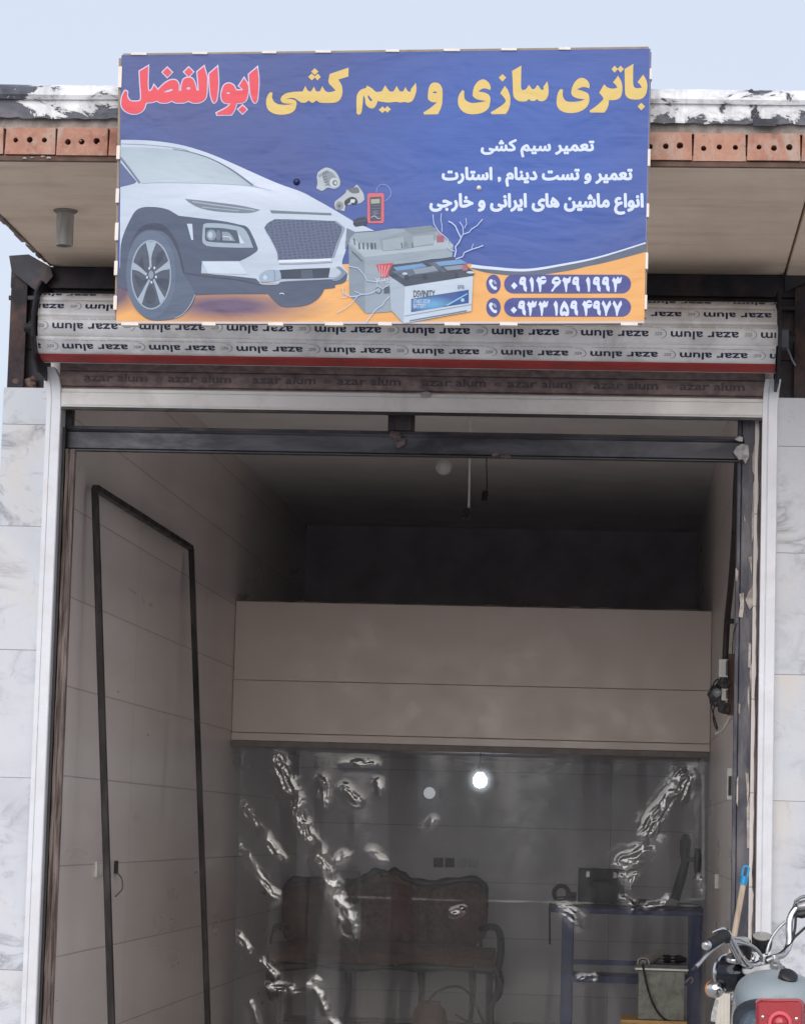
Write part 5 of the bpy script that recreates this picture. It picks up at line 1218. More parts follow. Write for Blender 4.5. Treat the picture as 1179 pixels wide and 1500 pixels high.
rf_ = N(t, 'ShaderNodeBsdfRefraction'); rf_.inputs['IOR'].default_value = 1.12; rf_.inputs['Roughness'].default_value = .45; rf_.inputs[0].default_value = (.85, .87, .9, 1)
m0 = N(t, 'ShaderNodeMixShader'); m0.inputs[0].default_value = .06; t.links.new(m0.outputs[0], m1.inputs[1]); t.links.new(tr_.outputs[0], m0.inputs[1]); t.links.new(rf_.outputs[0], m0.inputs[2])
t.links.new(m3.outputs[0], m2.inputs[1]); t.links.new(gl_.outputs[0], m2.inputs[2]); t.links.new(m2.outputs[0], out.inputs[0])
CR = [([(405, 1112), (420, 1150), (432, 1180), (440, 1208), (455, 1240), (470, 1262), (482, 1290), (497, 1320), (512, 1360)], 13, 1.0), ([(356, 1182), (372, 1205), (392, 1235), (412, 1260)], 7, 1.0), ([(352, 1240), (372, 1275), (386, 1298), (402, 1314)], 8, 1.0),
      ([(348, 1373), (365, 1395), (382, 1412), (402, 1432)], 6, 1.1), ([(392, 1448), (420, 1452), (450, 1444), (460, 1440)], 9, 1.3), ([(460, 1445), (470, 1462), (480, 1485), (492, 1505)], 5, 1.2), ([(366, 1470), (376, 1500)], 4, 1), ([(472, 1145), (475, 1180)], 7, .9),
      ([(505, 1155), (522, 1172)], 7, .9), ([(505, 1117), (548, 1120), (556, 1160)], 6, .7), ([(1002, 1140), (990, 1165), (975, 1185), (958, 1205), (945, 1225), (955, 1238), (930, 1262), (915, 1264)], 14, 1.15), ([(908, 1280), (920, 1296), (932, 1284)], 7, 1), ([(915, 1318), (925, 1328), (945, 1330), (972, 1327), (980, 1318)], 6, 1),
      ([(825, 1335), (838, 1342), (845, 1350)], 10, 1.2), ([(850, 1436), (872, 1434)], 5, 1.2), ([(622, 1215), (634, 1205)], 7, .6), ([(665, 1338), (676, 1334)], 5, 1.1), ([(545, 1250), (560, 1262)], 8, .5), ([(495, 1262), (503, 1255)], 9, .8), ([(1028, 1290), (1030, 1312)], 6, 1)]
CRW = []
for pts, wd, am in CR:
    q = [P(x, y, YSH) for x, y in pts]; CRW.append(([(p.x, p.z) for p in q], wd*.0043, am))
SEAM = [(P(x, y, YSH).x, P(x, y, YSH).z) for x, y in ((455, 1316), (520, 1317), (640, 1321), (730, 1323), (1030, 1330))]
FOLD = []
def sheet_d(x, z):
    d = .022*noise.noise(Vector((x*2.1, z*.35, 3.0)))+.010*noise.noise(Vector((x*6.5, z*.8, 8.0)))+.0003*noise.noise(Vector((x*24, z*9, 1.0)))
    d += .00012*noise.noise(Vector((x*55, z*55, 6.0)))
    c = 0; al = ac = 0.0
    for n_, (pl_, wd, am) in enumerate(CRW):
        if x < min(p[0] for p in pl_)-.16 or x > max(p[0] for p in pl_)+.16: continue
        best = 9; s0 = 0; a_ = b_ = 0.0
        for (ax, az), (bx, bz) in zip(pl_, pl_[1:]):
            dx, dz = bx-ax, bz-az; L2 = dx*dx+dz*dz or 1e-9; tt = max(0, min(1, ((x-ax)*dx+(z-az)*dz)/L2))
            h = math.hypot(x-ax-dx*tt, z-az-dz*tt); L_ = math.sqrt(L2)
            if h < best: best = h; a_ = s0+tt*L_+n_*7.3; b_ = math.copysign(h, dx*(z-az)-dz*(x-ax))
            s0 += L_
        q = am*math.exp(-(best/wd)**2)
        if q > c: c, al, ac = q, a_, b_
    if c > .02:
        c *= min(1, max(0, (noise.noise(Vector((al*9, ac*6, 5.0)))+.48)*2.4))       # the creases come in clumps
        w_ = ac+.010*noise.noise(Vector((al*14, 1.0, 3.0)))+.006*noise.noise(Vector((x*40, z*40, 7.0)))
        rn = abs(noise.noise(Vector((al*9, w_*42, 2.0))))+.32*abs(noise.noise(Vector((al*30, w_*90, 4.0))))
        d += -c*.0105*(1-rn*1.6)
    FOLD.append(c)
    for (ax, az), (bx, bz) in zip(SEAM, SEAM[1:]):
        if ax <= x < bx:
            zz_ = az+(bz-az)*(x-ax)/(bx-ax); d -= .0018*math.exp(-((z-zz_)/.007)**2)*(.5+.5*noise.noise(Vector((x*5, 0, 0))))
    return d
def sheet(x0, x1, z0, z1, dy, step, ph=0.0, edge=None):
    mb = MB(); nx, nz = int((x1-x0)/step), int((z1-z0)/step); vs = []; FOLD.clear()
    for i in range(nx+1):
        x = x0+(x1-x0)*i/nx
        for j in range(nz+1):
            z = z0+(z1-z0)*j/nz; xe = x+(edge(z)*(1-2*i/nx) if edge else 0)
            top = max(0, 1-(z1-z)/.05)
            vs.append((xe, YSH+dy+.02*(z1-z)+sheet_d(xe, z)*(1-top)-.02*top, z))
    n = nz+1
    mb.add(vs, [(i*n+j, i*n+j+1, (i+1)*n+j+1, (i+1)*n+j) for i in range(nx) for j in range(nz)]); return mb
psh = thing('plastic_sheet', 'large clear crinkled plastic sheet hanging under the loft like a curtain', 'plastic sheet', Vector(((XL+XR)/2, YSH, ZM0)))
ZST = ZM0+.02
def folds(o, base=0.0):                  # folded-over film is several layers thick and shinier
    at = o.data.attributes.new('folds', 'FLOAT', 'POINT'); at.data.foreach_set('value', [min(1, base+c*1.3) for c in FOLD])
sm_ = sheet(P(346, 1300, YSH).x, P(1036, 1300, YSH).x, ZF+.004, ZM0-.003, .02, .0088).build('sheet', mps, psh, smooth=True, angle=180); folds(sm_)
xo0, xo1 = P(462, 1400, YSH).x, P(516, 1400, YSH).x
ov_ = sheet(xo0-.02, xo1+.02, ZF+.004, P(490, 1275, YSH).z, -.03, .012, .35, lambda z: -.02*math.sin(z*2.2)-.012).build('overlap_strip', mps, psh, smooth=True, angle=180); folds(ov_)
MB().box(XL+.01, XR-.01, YP-.010, YP+.028, ZM0-.040, ZM0-.001).build('sheet_batten', plain('grey_batten', rgb(128, 122, 120), .6, var=.12), psh, bevel=.003)

# ------------------------------------------------------------------ battery charger box on its crate
YX = 3.7
p0, p1_ = P(934, 1497, YX), P(1003, 1424, YX)
cr = thing('wooden_crate', 'rough pale wooden crate holding up the grey green charger box', 'crate', Vector(((p0.x+p1_.x)/2, YX, ZF)))
M_pine = plain('pine_board', rgb(186, 146, 96), .7, var=.25, scale=12, bmp=.3, stretch=(.4, 3, 3))
xa_, xb_ = P(909, 1497, YX).x, P(1006, 1497, YX).x; zc = P(950, 1495, YX).z
tp = MB()
for k in range(4): tp.box(xa_, xb_, YX-.05+.105*k, YX+.05+.105*k, zc-.02, zc+random.uniform(-.001, .001))
tp.build('top_boards', M_pine, cr, bevel=.002)
for x in (xa_+.01, xb_-.05):
    for y in (YX-.04, YX+.30): MB().box(x, x+.04, y, y+.04, ZF+.001, zc-.021).build('leg', M_pine, cr, bevel=.002)
sd_ = MB()
for k in range(3): sd_.box(xa_+.01, xb_-.01, YX-.058, YX-.042, ZF+.05+.12*k, ZF+.14+.12*k)
sd_.build('side_boards', M_pine, cr, bevel=.002)
cb_ = thing('charger_box', 'grey green metal charger box with a dark lid standing on the crate', 'charger', Vector(((p0.x+p1_.x)/2, YX, zc+.002)))
M_gg = plain('grey_green_paint', rgb(124, 126, 116), .5, var=.12, scale=10, bmp=.25, dirt=rgb(86, 86, 80), dscale=18, damt=.7)
MB().box(p0.x, p1_.x, YX, YX+.30, zc+.002, p1_.z).build('cabinet', M_gg, cb_, bevel=.004)
lx0, lx1 = P(930, 1414, YX).x, P(1008, 1414, YX).x; lz1 = P(960, 1413, YX).z
MB().box(lx0, lx1, YX-.012, YX+.31, p1_.z+.001, lz1).build('lid', plain('dark_lid', rgb(74, 74, 76), .45, .2, var=.2), cb_, bevel=.004)
MB().box(lx0, lx1, YX-.017, YX-.0125, p1_.z+.002, p1_.z+.014).build('lid_edge', plain('bright_edge', rgb(176, 176, 172), .35, .5), cb_, bevel=.001)
c = P(1011, 1436, YX); MB().tube(catmull([c+Vector((-.03, .02, -.02)), c+Vector((0, .01, .012)), c+Vector((.014, .01, 0)), c+Vector((.006, .02, -.018))], 4), .005, 8).build('side_handle', M_silver, cb_)
rc_ = thing('cloth_roll', 'rolled grey corrugated pad lying on the charger box lid', 'roll', Vector((P(948, 1408, YX).x, YX+.06, lz1)))
a0 = P(942, 1411, YX+.0); a1 = P(964, 1399, YX+.20)
rl = MB(); secs = []
for k in range(9):
    c = a0.lerp(a1, k/8)+Vector((0, 0, .002)); ring = []
    for a in range(24):
        an = a*math.pi/12; r = .034*(1+.05*math.sin(a*math.pi)); r = .034 if a % 2 else .031
        ring.append(c+Vector((math.cos(an)*r*1.1, 0, math.sin(an)*r*.85)))
    secs.append(ring)
rl.loft(secs, caps=False); secs2 = [[Vector(q)*1.0 for q in sec] for sec in secs]
for k, sec in enumerate(secs2):
    c = a0.lerp(a1, k/8)+Vector((0, 0, .002)); secs2[k] = [c+(q-c)*.72 for q in sec]
rl.loft(secs2, caps=False)
n = 24; rl.add(secs[0]+secs2[0], [(i, (i+1) % n, (i+1) % n+n, i+n) for i in range(n)])
c = a0; rl.tube([c+Vector((.018*(1-k/40)*math.cos(k*.5), .004, .015*(1-k/40)*math.sin(k*.5))) for k in range(30)], .0035, 6)
rl.build('roll', plain('grey_pad', rgb(140, 138, 134), .8, var=.2, scale=40, bmp=.3), rc_, smooth=True)
dz = lz1+.001-min(v[2] for v in [(o.x, o.y, o.z) for o in secs[0]])
pk = thing('power_plugs', 'pair of black power plugs with metal prongs lying on the charger box', 'plugs', Vector((P(985, 1410, YX).x, YX+.08, lz1)))
for x, y in ((978, 1408), (994, 1410)):
    c = P(x, y, YX+.08); c.z = max(c.z, lz1+.026); g_ = MB().tube([c+Vector((-.02, -.01, 0)), c+Vector((.0, 0, .002)), c+Vector((.035, .03, -.002))], [.022, .025, .016], 12).build('plug', M_black, pk, smooth=True)
    for s in (-.008, .008): MB().tube([c+Vector((-.045, -.015, s)), c+Vector((-.0205, -.01, s))], .0032, 8).build('prong', M_silver, g_)
cc = thing('power_cable', 'black power cable hanging down the front of the charger box', 'cable', P(960, 1450, YX-.03))
MB().tube(catmull([P(*q, YX-.028) for q in ((941, 1413), (944, 1428), (948, 1446), (955, 1468), (966, 1487), (978, 1496), (990, 1499))], 6), .0055, 8).build('cord', M_wire, cc, smooth=True)

# ------------------------------------------------------------------ broom and trim strip by the right post
bt, bm_ = P(1093, 1270, -.16), P(1075, 1372, -.17)
bd = (bm_-bt); bd = bd/abs(bd.z); be = bt+bd*(bt.z-.10)
brm = thing('broom', 'wooden broom stick with a bright blue plastic end leaning on the right door post', 'broom', Vector((be.x, be.y, 0)))
M_stick = plain('pale_broom_wood', rgb(182, 164, 146), .6, var=.15, scale=14, bmp=.2, stretch=(4, 4, .4), dirt=rgb(128, 108, 92), dscale=18, damt=.5)
z_bl = P(1087, 1296, -.16).z; jn = bt+bd*(bt.z-z_bl)
MB().tube([jn+(bt-jn)*.2, jn, be], [.0115, .0125, .0125], 14).build('stick', M_stick, brm, smooth=True)
M_blue = plain('blue_plastic', rgb(22, 136, 190), .35, var=.08, bmp=0)
sec = []
up_ = (bt-jn).normalized(); sx_ = Vector((1, 0, 0)); sx_ = (sx_-up_*sx_.dot(up_)).normalized(); sy_ = up_.cross(sx_)
L_ = (bt-jn).length
capm = MB()
for f, r in ((-.02, .0155), (.0, .0155), (.45, .016)): sec.append([jn+up_*(L_*f)+sx_*(math.cos(a)*r)+sy_*(math.sin(a)*r) for a in [k*math.pi/8 for k in range(16)]])
capm.loft(sec)
for s in (-1, 1): capm.tube([jn+up_*(L_*.42)+sx_*(.011*s), jn+up_*(L_*.9)+sx_*(.0115*s)], .0055, 8)
capm.tube(catmull([jn+up_*(L_*.88)+sx_*.0115, jn+up_*(L_*1.0)+sx_*.006, jn+up_*(L_*1.0)-sx_*.006, jn+up_*(L_*.88)-sx_*.0115], 4), .0055, 8)
capm.build('hanging_cap', M_blue, brm, smooth=True)
hd = MB(); hd.obox(be+Vector((-.16, 0, 0)), be+Vector((.16, 0, 0)), .05, .05).build('broom_head', M_blue, brm, bevel=.008)
bs = MB()
for k in range(60): 
    x = random.uniform(-.155, .155); y = random.uniform(-.02, .02); bs.tube([be+Vector((x, y, -.02)), Vector((be.x+x*1.1, be.y+y*1.8, .003))], .0022, 4)
bs.build('bristles', plain('dark_bristles', rgb(60, 60, 66), .8, bmp=0), brm)
YT_ = -.30
zt = P(1058, 1456, YT_).z; q0, q1 = P(1048, 1480, YT_), P(1069, 1480, YT_)
tsp = thing('trim_strip', 'cream ribbed plastic trim strip standing upright behind the motorcycle indicator', 'trim strip', Vector(((q0.x+q1.x)/2, YT_, 0)))
pf = []
for k in range(13): pf.append((q0.x+(q1.x-q0.x)*k/12, YT_-(.006 if k % 3 == 1 else .002 if k % 3 else 0)))
pf += [(q1.x, YT_+.02), (q0.x, YT_+.02)]
MB().loft([[Vector((x, y, z)) for x, y in pf] for z in (.002, zt)]).build('strip', plain('cream_plastic', rgb(206, 200, 190), .45, var=.05), tsp)

# ------------------------------------------------------------------ motorcycle, seen from behind
def B(x, y, Y): return P(1010+x/6.976, 1300+y/6.976, Y)
YR, YT, YBAR = -2.15, -1.75, -1.25
cxp = P(1142, 1480, YR).x
ctr = Vector((cxp, -1.5, 0))
bike = thing('motorcycle', 'grey motorcycle with chrome handlebars and red tail light parked facing the right pier', 'motorcycle', ctr)
M_tank = plain('grey_tank_paint', rgb(140, 150, 156), .42, .0, var=.06, scale=6, bmp=.02, dirt=rgb(146, 154, 160), dscale=4, damt=.5)
M_seat = plain('black_vinyl', rgb(44, 50, 58), .45, var=.12, scale=30, bmp=.2)
M_shell = plain('gloss_black', rgb(24, 26, 36), .12, .1, var=.1, bmp=0)
M_grip = plain('rubber_grip', rgb(30, 30, 34), .7, var=.15, scale=60, bmp=.3)
M_alloy = plain('engine_alloy', rgb(140, 140, 142), .45, .7, var=.15, scale=20, bmp=.2, dirt=rgb(60, 54, 50), dscale=8, damt=.7)
def sring(c, wx, wz, p=2.4, n=28, zc=0):
    return [c+Vector((math.copysign(abs(math.cos(a))**(2/p), math.cos(a))*wx, 0, math.copysign(abs(math.sin(a))**(2/p), math.sin(a))*wz)) for a in [2*math.pi*k/n for k in range(n)]]
# tank: rounded teardrop, silhouette traced from its back
tz = B(880, 858, YT).z; tb_ = B(480, 1200, YT).z; tx = B(890, 900, YT).x; hw = tx-B(452, 1190, YT).x
secs = []
for y, f, g in ((-1.99, .45, .50), (-1.96, .74, .74), (-1.88, .94, .92), (-1.76, 1.0, 1.0), (-1.62, .97, 1.0), (-1.48, .84, .95), (-1.40, .66, .82), (-1.36, .4, .55)):
    H = (tz-tb_+.06); secs.append(sring(Vector((tx, y, tz-H/2-.5*H*(1-g))), hw*f, H/2*(.6+.4*g), 2.3))
tank = MB().loft(secs).build('tank', M_tank, bike, smooth=True, sub=1)
fc = B(1005, 918, -1.90)
capb = MB().lathe(fc, (.3, -.75, 1), [(.030, -.06), (.034, 0), (.034, .010), (.028, .015), (.01, .016)], 24).build('filler_cap', M_black, tank, smooth=True)
MB().tube(catmull([B(945, 870, -1.72), B(950, 815, -1.66), B(975, 830, -1.68), B(992, 865, -1.72)], 5), .0035, 8).build('cap_hinge', M_chrome, capb, smooth=True)
# seat and tail
secs = []
sz = B(850, 1150, -2.0).z; sx0 = B(870, 1200, -2.0).x; shw = sx0-B(432, 1330, -2.0).x
for y, f, dz in ((-2.16, .55, -.05), (-2.13, .80, -.018), (-2.06, .96, .0), (-1.98, 1.0, .0), (-1.90, .95, -.015), (-1.80, .7, -.05)):
    secs.append(sring(Vector((sx0, y, sz-.075+dz)), shw*f, .082, 2.6))
seat = MB().loft(secs).build('seat', M_seat, bike, smooth=True, sub=1)
secs = [sring(Vector((sx0, y, sz-.12)), shw*f, .10, 3.0) for y, f in ((-2.20, .70), (-2.17, .84), (-2.05, .93), (-1.9, .85))]
tail = MB().loft(secs).build('tail_cowl', plain('slate_paint', rgb(78, 92, 104), .3, .05, var=.08, bmp=.02), bike, smooth=True, sub=1)
def rrect(x0, x1, y0, y1, r, Y, n=6):
    out_ = []
    for cx, cy, a0 in ((x1-r, y1-r, 0), (x0+r, y1-r, 90), (x0+r, y0+r, 180), (x1-r, y0+r, 270)):
        for k in range(n+1): a = R(a0+90*k/n); out_.append(B(cx+r*math.cos(a), cy+r*math.sin(a), Y))
    return out_
YL = -2.23
M_redl, t, b = newmat('red_lens'); b.inputs['Base Color'].default_value = rgb(152, 30, 42); b.inputs['Roughness'].default_value = .22; b.inputs['Transmission Weight'].default_value = 0
b.inputs['Coat Weight'].default_value = .5; bump(t, b, noi(t, coords(t), 220, 2), .25, .003)
M_redp = plain('pale_red_lens', rgb(206, 84, 98), .3, var=.05, bmp=0)
M_redl2, t, b = newmat('deep_red_lens'); b.inputs['Base Color'].default_value = rgb(160, 18, 30); b.inputs['Roughness'].default_value = .15; b.inputs['Coat Weight'].default_value = .6
bb = MB().prism(rrect(676, 1172, 1146, 1560, 60, YL+.005), (0, .07, 0)).build('tail_light', M_redl, bike, bevel=.004)
secs = []
for k, (ins, dy) in enumerate(((0, 0), (2, .012), (9, .020), (24, .026))): secs.append([p for p in rrect(688+ins, 1162-ins, 1156+ins, 1548-ins, 56-ins*.5, YL+.003-dy)])
lens = MB().loft(secs).build('lens', M_redl, bb, smooth=True, angle=30)
lc = B(922, 1392, YL-.024); r_o = 118/6.976*(lc.y-CAM.y)/FOC
MB().lathe(lc, (0, -1, 0), [(r_o, -.002), (r_o, .007), (r_o*.9, .010), (r_o*.74, .010), (r_o*.70, .004)], 36).build('lens_ring', M_redp, bb, smooth=True, angle=30)
MB().lathe(lc, (0, -1, 0), [(r_o*.69, -.002), (r_o*.66, .010), (r_o*.5, .018), (r_o*.2, .022), (.001, .022)], 36).build('stop_lens', M_redl2, bb, smooth=True)
for q in ((748, 1330), (1092, 1348)): MB().lathe(B(*q, YL-.023), (0, -1, 0), [(.0058, -.002), (.0055, .002), (.003, .0035)], 14).build('screw', M_chrome, bb, smooth=True)
# handlebar (turned to the left), traced
def chain(s): return [B(x, y, Y) for x, y, Y in s]
lbar = chain(((160, 600, -1.62), (300, 530, -1.52), (375, 480, -1.46), (405, 512, -1.44), (470, 630, -1.40), (555, 755, -1.33), (610, 800, -1.30), (680, 800, -1.27), (740, 770, -1.25)))
rbar = chain(((790, 745, -1.24), (880, 715, -1.22), (955, 690, -1.2), (1005, 620, -1.18), (1022, 540, -1.17), (1018, 420, -1.16), (1032, 310, -1.15), (1090, 215, -1.14), (1170, 175, -1.13), (1330, 150, -1.12), (1560, 130, -1.2)))
bar_ = MB().tube(catmull(lbar, 6), .0145, 16).tube(catmull(rbar, 6), .0138, 16)
bar_ = bar_.tube(catmull(chain(((400, 560, -1.47), (455, 660, -1.42), (520, 770, -1.36), (560, 800, -1.33))), 5), .0075, 10).build('handlebar', M_chrome, bike, smooth=True)
gp = MB(); g0, g1 = B(190, 590, -1.60), B(362, 500, -1.475)
gp.tube([g0.lerp(g1, k/16) for k in range(17)], [.0185+(.0022 if k % 2 else 0)+(.006 if k in (14, 15, 16) else 0)+(.001*k/16) for k in range(17)], 18).build('grip', M_grip, bar_, smooth=True, angle=60)
e0 = B(172, 598, -1.615); MB().lathe(e0+(g1-g0).normalized()*.012, g0-g1, [(.0125, 0), (.0175, .003), (.0185, .013), (.014, .024), (.004, .028)], 22).build('bar_end', M_chrome, bar_, smooth=True)
gr0, gr1 = B(1400, 145, -1.14), B(1600, 125, -1.22); MB().tube([gr0, gr1], [.017, .016], 16).build('grip', M_grip, bar_, smooth=True)
# lever brackets and levers
MB().tube(catmull(chain(((235, 465, -1.50), (285, 440, -1.49), (345, 432, -1.47), (378, 462, -1.46), (390, 520, -1.46), (380, 560, -1.47))), 5), [.005]*6+[.0075]*20, 10).build('lever_bracket', M_chrome, bar_, smooth=True)
MB().tube(chain(((355, 440, -1.47), (375, 428, -1.46), (388, 436, -1.455))), .005, 8).build('pivot_bolt', M_black, bar_)
lv = MB(); lp = chain(((390, 540, -1.47), (320, 585, -1.52), (255, 630, -1.56), (180, 690, -1.60), (110, 770, -1.63), (65, 815, -1.645)))
lv = lv.tube(catmull(lp, 5), [.004, .004, .0042, .0055, .006]+[.007]*16+[.008]*5, 10).build('lever', M_silver, bar_, smooth=True)
MB().tube(chain(((70, 808, -1.643), (45, 832, -1.65), (18, 850, -1.655))), [.0062, .0066, .005], 10).build('lever_tip', M_black, lv, smooth=True)
sg = B(1165, 195, -1.14); sw_ = MB(); 
sw_.tube(chain(((1082, 215, -1.145), (1100, 205, -1.14), (1130, 200, -1.14), (1200, 185, -1.14), (1290, 175, -1.14))), [.016, .021, .022, .023, .019], 16)
sw_.build('switch_housing', M_silver, bar_, smooth=True)
MB().tube(catmull(chain(((1085, 150, -1.17), (1110, 125, -1.18), (1160, 100, -1.19), (1260, 90, -1.22), (1400, 120, -1.3), (1580, 190, -1.36))), 5), .0065, 10).tube(chain(((1090, 145, -1.17), (1085, 185, -1.15))), .009, 10).build('lever', M_chrome, bar_, smooth=True)
MB().tube(chain(((1090, 285, -1.15), (1140, 280, -1.15), (1190, 268, -1.15), (1260, 255, -1.15))), [.010, .016, .016, .012], 12).build('switch_pod', M_black, bar_, smooth=True)
cab = MB()
for s in (((985, 352, -1.22), (930, 400, -1.22), (870, 470, -1.23), (820, 560, -1.24), (795, 640, -1.25), (785, 690, -1.26)),): cab.tube(catmull(chain(s), 6), .0062, 10)
cab.build('cable', M_silver, bar_, smooth=True); cab = MB()
for s in (((400, 505, -1.40), (455, 520, -1.38), (520, 530, -1.37), (600, 575, -1.36), (690, 640, -1.34), (735, 710, -1.32), (735, 760, -1.30)), ((395, 545, -1.40), (450, 560, -1.39), (560, 580, -1.37), (660, 620, -1.35), (720, 690, -1.33))): cab.tube(catmull(chain(s), 6), .0058, 10)
cab.build('cable', M_silver, bar_, smooth=True)
cab = MB()
for s in (((1085, 270, -1.16), (1082, 360, -1.16), (1072, 450, -1.17), (1040, 560, -1.18), (960, 650, -1.2), (900, 690, -1.22)), ((1300, 330, -1.12), (1200, 400, -1.14), (1110, 480, -1.16), (1060, 530, -1.17), (1020, 610, -1.18))): cab.tube(catmull(chain(s), 6), .0052, 8)
cab.tube(catmull(chain(((395, 550, -1.47), (430, 640, -1.42), (490, 740, -1.37), (540, 790, -1.34))), 5), .006, 8).build('cable', M_black, bar_, smooth=True)
# fork yoke and risers
yk = MB(); q = [B(x, y, -1.30) for x, y in ((535, 830), (600, 815), (720, 800), (800, 790), (850, 770), (930, 790), (945, 850), (900, 880), (780, 880), (660, 895), (590, 915), (540, 885))]
yk.prism(q, (0, .06, .004)).build('fork_yoke', M_silver, bike, smooth=True, bevel=.006, angle=30)
rs = MB()
for x, y in ((745, 760), (865, 740)):
    c = B(x, y, -1.255); rs.tube([c+Vector((0, 0, -.04)), c+Vector((0, 0, -.012)), c+Vector((0, 0, .016))], [.014, .017, .014], 14)
rs.lathe(B(880, 790, -1.30), (0, -.3, 1), [(.026, -.012), (.026, .0), (.016, .004), (.016, .014), (.012, .017)], 6)
rs.tube(chain(((790, 755, -1.27), (830, 735, -1.27), (860, 720, -1.26))), .008, 10)
rs.build('riser_clamp', M_silver, bike, smooth=True)
# gauges
M_dial = plain('grey_dial_glass', rgb(150, 150, 146), .15, var=.08, bmp=0)
def gauge(x, y, Y, r, tilt, L, lab):
    c = B(x, y, Y); ax_ = Vector((tilt, -.46, 1)).normalized()
    g_ = MB().lathe(c, -ax_, [(r*.98, 0), (r*1.02, .006), (r, .02), (r*.97, L*.7), (r*.86, L), (r*.5, L+.01)], 32).build('gauge', M_black, bike, smooth=True, angle=35)
    MB().lathe(c+ax_*.001, ax_, [(r*.90, -.004), (r*.90, .002), (r*.6, .005), (.001, .006)], 32).build('dial', M_dial, g_, smooth=True)
    return g_
g1_ = gauge(742, 505, -1.22, .0395, .0, .055, 0); g2_ = gauge(525, 555, -1.30, .0375, -.12, .075, 1)
c = B(470, 725, -1.33); MB().lathe(c, Vector((-.12, -.42, 1)), [(.030, -.012), (.038, -.004), (.0385, .006), (.034, .010)], 28).build('chrome_cup', M_chrome, g2_, smooth=True)
MB().tube(chain(((640, 660, -1.33), (665, 690, -1.33), (650, 740, -1.33))), .007, 8).build('gauge_stay', M_chrome, g2_, smooth=True)
# headlamp shell turned to the left
hc = B(470, 885, -1.20); hx = Vector((-.75, .66, -.05)).normalized()
hl = MB().lathe(hc-hx*.05, hx, [(.012, -.02), (.035, -.008), (.058, .02), (.068, .055), (.070, .085)], 32).build('headlight', M_shell, bike, smooth=True)
MB().lathe(hc+hx*.036, hx, [(.070, 0), (.076, .004), (.076, .014), (.068, .02)], 32).build('rim', M_chrome, hl, smooth=True)
MB().lathe(hc+hx*.050, hx, [(.066, 0), (.05, .012), (.02, .018), (.001, .019)], 28).build('lens', plain('clear_lens', rgb(190, 196, 200), .1, bmp=0), hl, smooth=True)
# front left indicator
ic = B(262, 1045, -1.22); ix = Vector((-.55, .8, .02)).normalized(); r = .0335
ind = MB().lathe(ic-ix*.012, ix, [(.004, -.024), (.018, -.019), (.028, -.008), (.0325, .004), (r, .018), (r, .024)], 28).build('indicator', M_chrome, bike, smooth=True)
mam, t, b = newmat('amber_lens'); b.inputs['Base Color'].default_value = rgb(226, 134, 30); b.inputs['Roughness'].default_value = .2; b.inputs['Coat Weight'].default_value = .4
MB().lathe(ic+ix*.0125, ix, [(r*.99, 0), (r*.97, .010), (r*.8, .020), (r*.4, .027), (.001, .028)], 28).build('amber_lens', mam, ind, smooth=True)
MB().tube(chain(((292, 1072, -1.215), (350, 1040, -1.21), (420, 1010, -1.20), (500, 985, -1.19))), [.010, .0095, .009, .010], 12).build('stalk', M_chrome, ind, smooth=True)
MB().lathe(B(455, 1005, -1.21), (-.6, -.6, .4), [(.016, -.01), (.019, 0), (.015, .014), (.006, .018)], 18).build('stalk_nut', M_chrome, ind, smooth=True)
tgm = MB(); q = [B(x, y, -1.20) for x, y in ((262, 1150), (300, 1160), (290, 1230), (272, 1310), (262, 1380), (215, 1372), (225, 1290), (245, 1210))]
tgm.prism(q, (0, .004, 0)).build('paper_tag', plain('paper_tag', rgb(196, 198, 196), .8, var=.12, scale=60, bmp=.2, dirt=rgb(120, 124, 130), dscale=40, damt=.6), bike)
MB().tube(catmull(chain(((430, 1060, -1.18), (455, 1085, -1.18), (440, 1130, -1.18), (462, 1170, -1.18), (450, 1200, -1.19))), 4), .009, 8).build('fork_bracket', M_chrome, bike, smooth=True)
# forks, wheels, frame, engine: below the picture edge
fx = B(720, 850, -1.22).x
ft, fb = Vector((fx, -1.22, B(720, 880, -1.22).z)), Vector((fx-.05, -.86, .30))
for s in (-.085, .085):
    o_ = Vector((s*.9, s*.35, 0)); MB().tube([ft+o_, ft.lerp(fb, .5)+o_, ft.lerp(fb, .52)+o_, fb+o_], [.017, .017, .023, .022], 12).build('fork_leg', M_chrome, bike, smooth=True)
def wheel(c, d, nm):
    d = Vector(d).normalized(); a = Vector((0, 0, 1)).cross(d).normalized()
    ring = lambda r, k: c+d*(math.cos(k)*r)+Vector((0, 0, math.sin(k)*r))
    w_ = MB().tube([ring(.262, 2*math.pi*k/48) for k in range(49)], .043, 12, caps=False).build(nm, plain('tyre_rubber', rgb(32, 32, 34), .85, bmp=.3), bike, smooth=True)
    MB().tube([ring(.222, 2*math.pi*k/48) for k in range(49)], .018, 8, caps=False).build('rim', M_chrome, w_, smooth=True)
    MB().lathe(c-a*.05, a, [(.03, 0), (.045, .02), (.045, .08), (.03, .1)], 20).build('hub', M_alloy, w_, smooth=True)
    sp = MB()
    for k in range(28): sp.tube([c+a*(.025*(-1)**k)+(ring(.043, 2*math.pi*k/28)-c), ring(.21, 2*math.pi*(k+.4*(-1)**k)/28)], .0018, 4)
    sp.build('spokes', M_chrome, w_)
fw = Vector((fb.x, fb.y, .307)); wheel(fw, (-.36, .93, 0), 'front_wheel'); wheel(Vector((cxp-.005, -2.02, .307)), (0, 1, 0), 'rear_wheel')
fnd = []
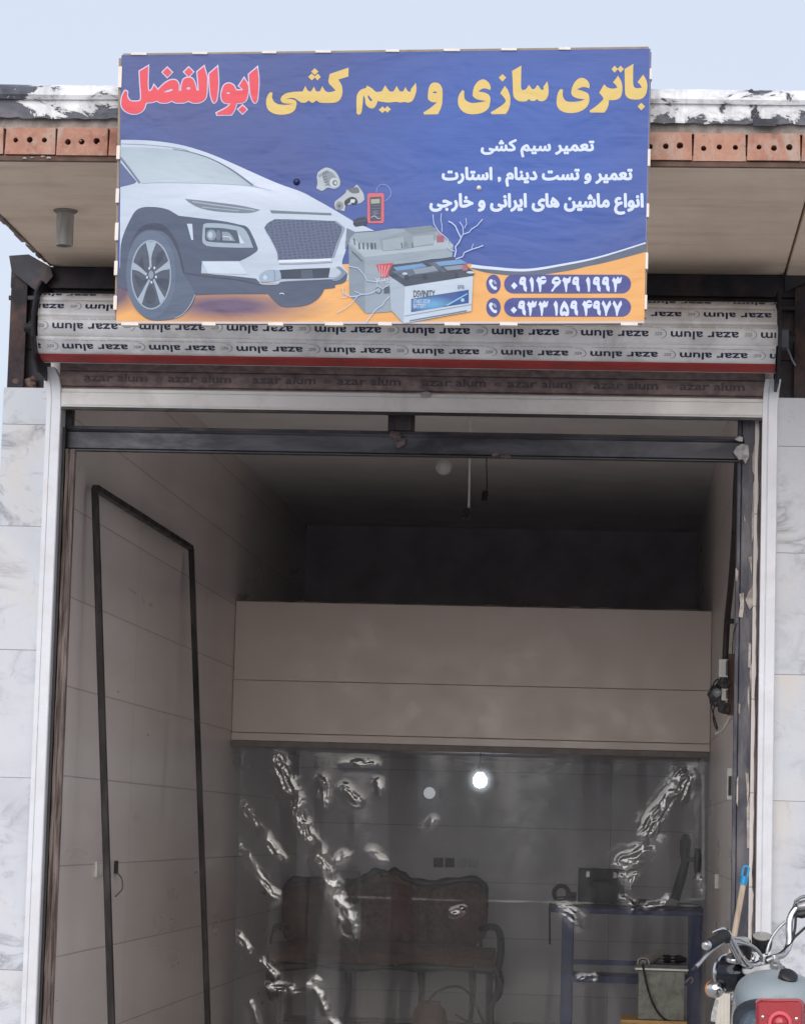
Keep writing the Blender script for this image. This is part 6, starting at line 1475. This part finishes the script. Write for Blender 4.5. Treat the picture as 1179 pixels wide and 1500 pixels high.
for k in range(13):
    a = R(20+130*k/12); d = Vector((-.36, .93, 0)).normalized(); ax_ = Vector((0, 0, 1)).cross(d)
    fnd.append([fw+d*(math.cos(a)*.325)+Vector((0, 0, math.sin(a)*.325))+ax_*x+d*(-math.cos(a)*abs(x)*.3)+Vector((0, 0, -math.sin(a)*abs(x)*.3)) for x in (-.055, -.03, 0, .03, .055)])
mbf = MB(); vs = [p for rr_ in fnd for p in rr_]; mbf.add(vs, [(i*5+j, i*5+j+1, (i+1)*5+j+1, (i+1)*5+j) for i in range(12) for j in range(4)])
mbf.build('front_fender', M_tank, bike, smooth=True)
frm = MB(); hx_ = Vector((tx, -1.32, tz-.10))
frm.tube(catmull([hx_, Vector((tx, -1.6, tz-.17)), Vector((tx, -1.95, tz-.22)), Vector((tx, -2.15, tz-.22))], 5), .018, 10)
frm.tube(catmull([hx_, Vector((tx, -1.22, .55)), Vector((tx, -1.3, .27)), Vector((tx, -1.75, .25)), Vector((tx, -1.85, .45)), Vector((tx, -1.9, tz-.22))], 5), .018, 10)
frm.build('frame', M_black, bike, smooth=True)
en = MB().box(tx-.11, tx+.11, -1.78, -1.42, .26, .42).build('engine', M_alloy, bike, bevel=.03)
for k in range(7): MB().box(tx-.07, tx+.07, -1.50+.0, -1.38, .43+.022*k, .44+.022*k).build('cooling_fin', M_alloy, en, bevel=.003)
MB().lathe((tx-.112, -1.66, .34), (-1, 0, 0), [(.075, 0), (.07, .02), (.03, .025)], 24).build('engine_cover', M_alloy, en, smooth=True)
for s in (-.12, .12):
    MB().tube([Vector((tx+s, -1.98, .31)), Vector((tx+s, -1.88, .5)), Vector((tx+s, -1.86, tz-.2))], [.018, .028, .02], 12).build('shock_absorber', M_chrome, bike, smooth=True)
    MB().obox((tx+s*.85, -1.76, .33), (tx+s*.85, -2.04, .31), .03, .04).build('swing_arm', M_black, bike, bevel=.004)
MB().tube(catmull([(tx+.06, -1.40, .46), (tx+.1, -1.3, .32), (tx+.13, -1.5, .22), (tx+.15, -1.9, .25), (tx+.15, -2.25, .30)], 6), [.018]*15+[.034]*10, 14).build('exhaust', M_chrome, bike, smooth=True)
MB().tube([(tx-.10, -1.62, .27), (tx-.20, -1.58, .012)], [.011, .010], 10).build('side_stand', M_black, bike)
for s in (-1, 1): MB().tube([(tx+s*.09, -1.55, .28), (tx+s*.22, -1.55, .28)], .014, 10).build('foot_peg', M_black, bike, smooth=True)
rf = []
for k in range(10):
    a = R(35+105*k/9); rf.append([Vector((cxp+x, -2.02-math.cos(a)*.33, .307+math.sin(a)*.33-abs(x)*.3)) for x in (-.065, -.035, 0, .035, .065)])
mbf = MB(); mbf.add([p for rr_ in rf for p in rr_], [(i*5+j, i*5+j+1, (i+1)*5+j+1, (i+1)*5+j) for i in range(9) for j in range(4)])
mbf.build('rear_fender', M_shell, bike, smooth=True)
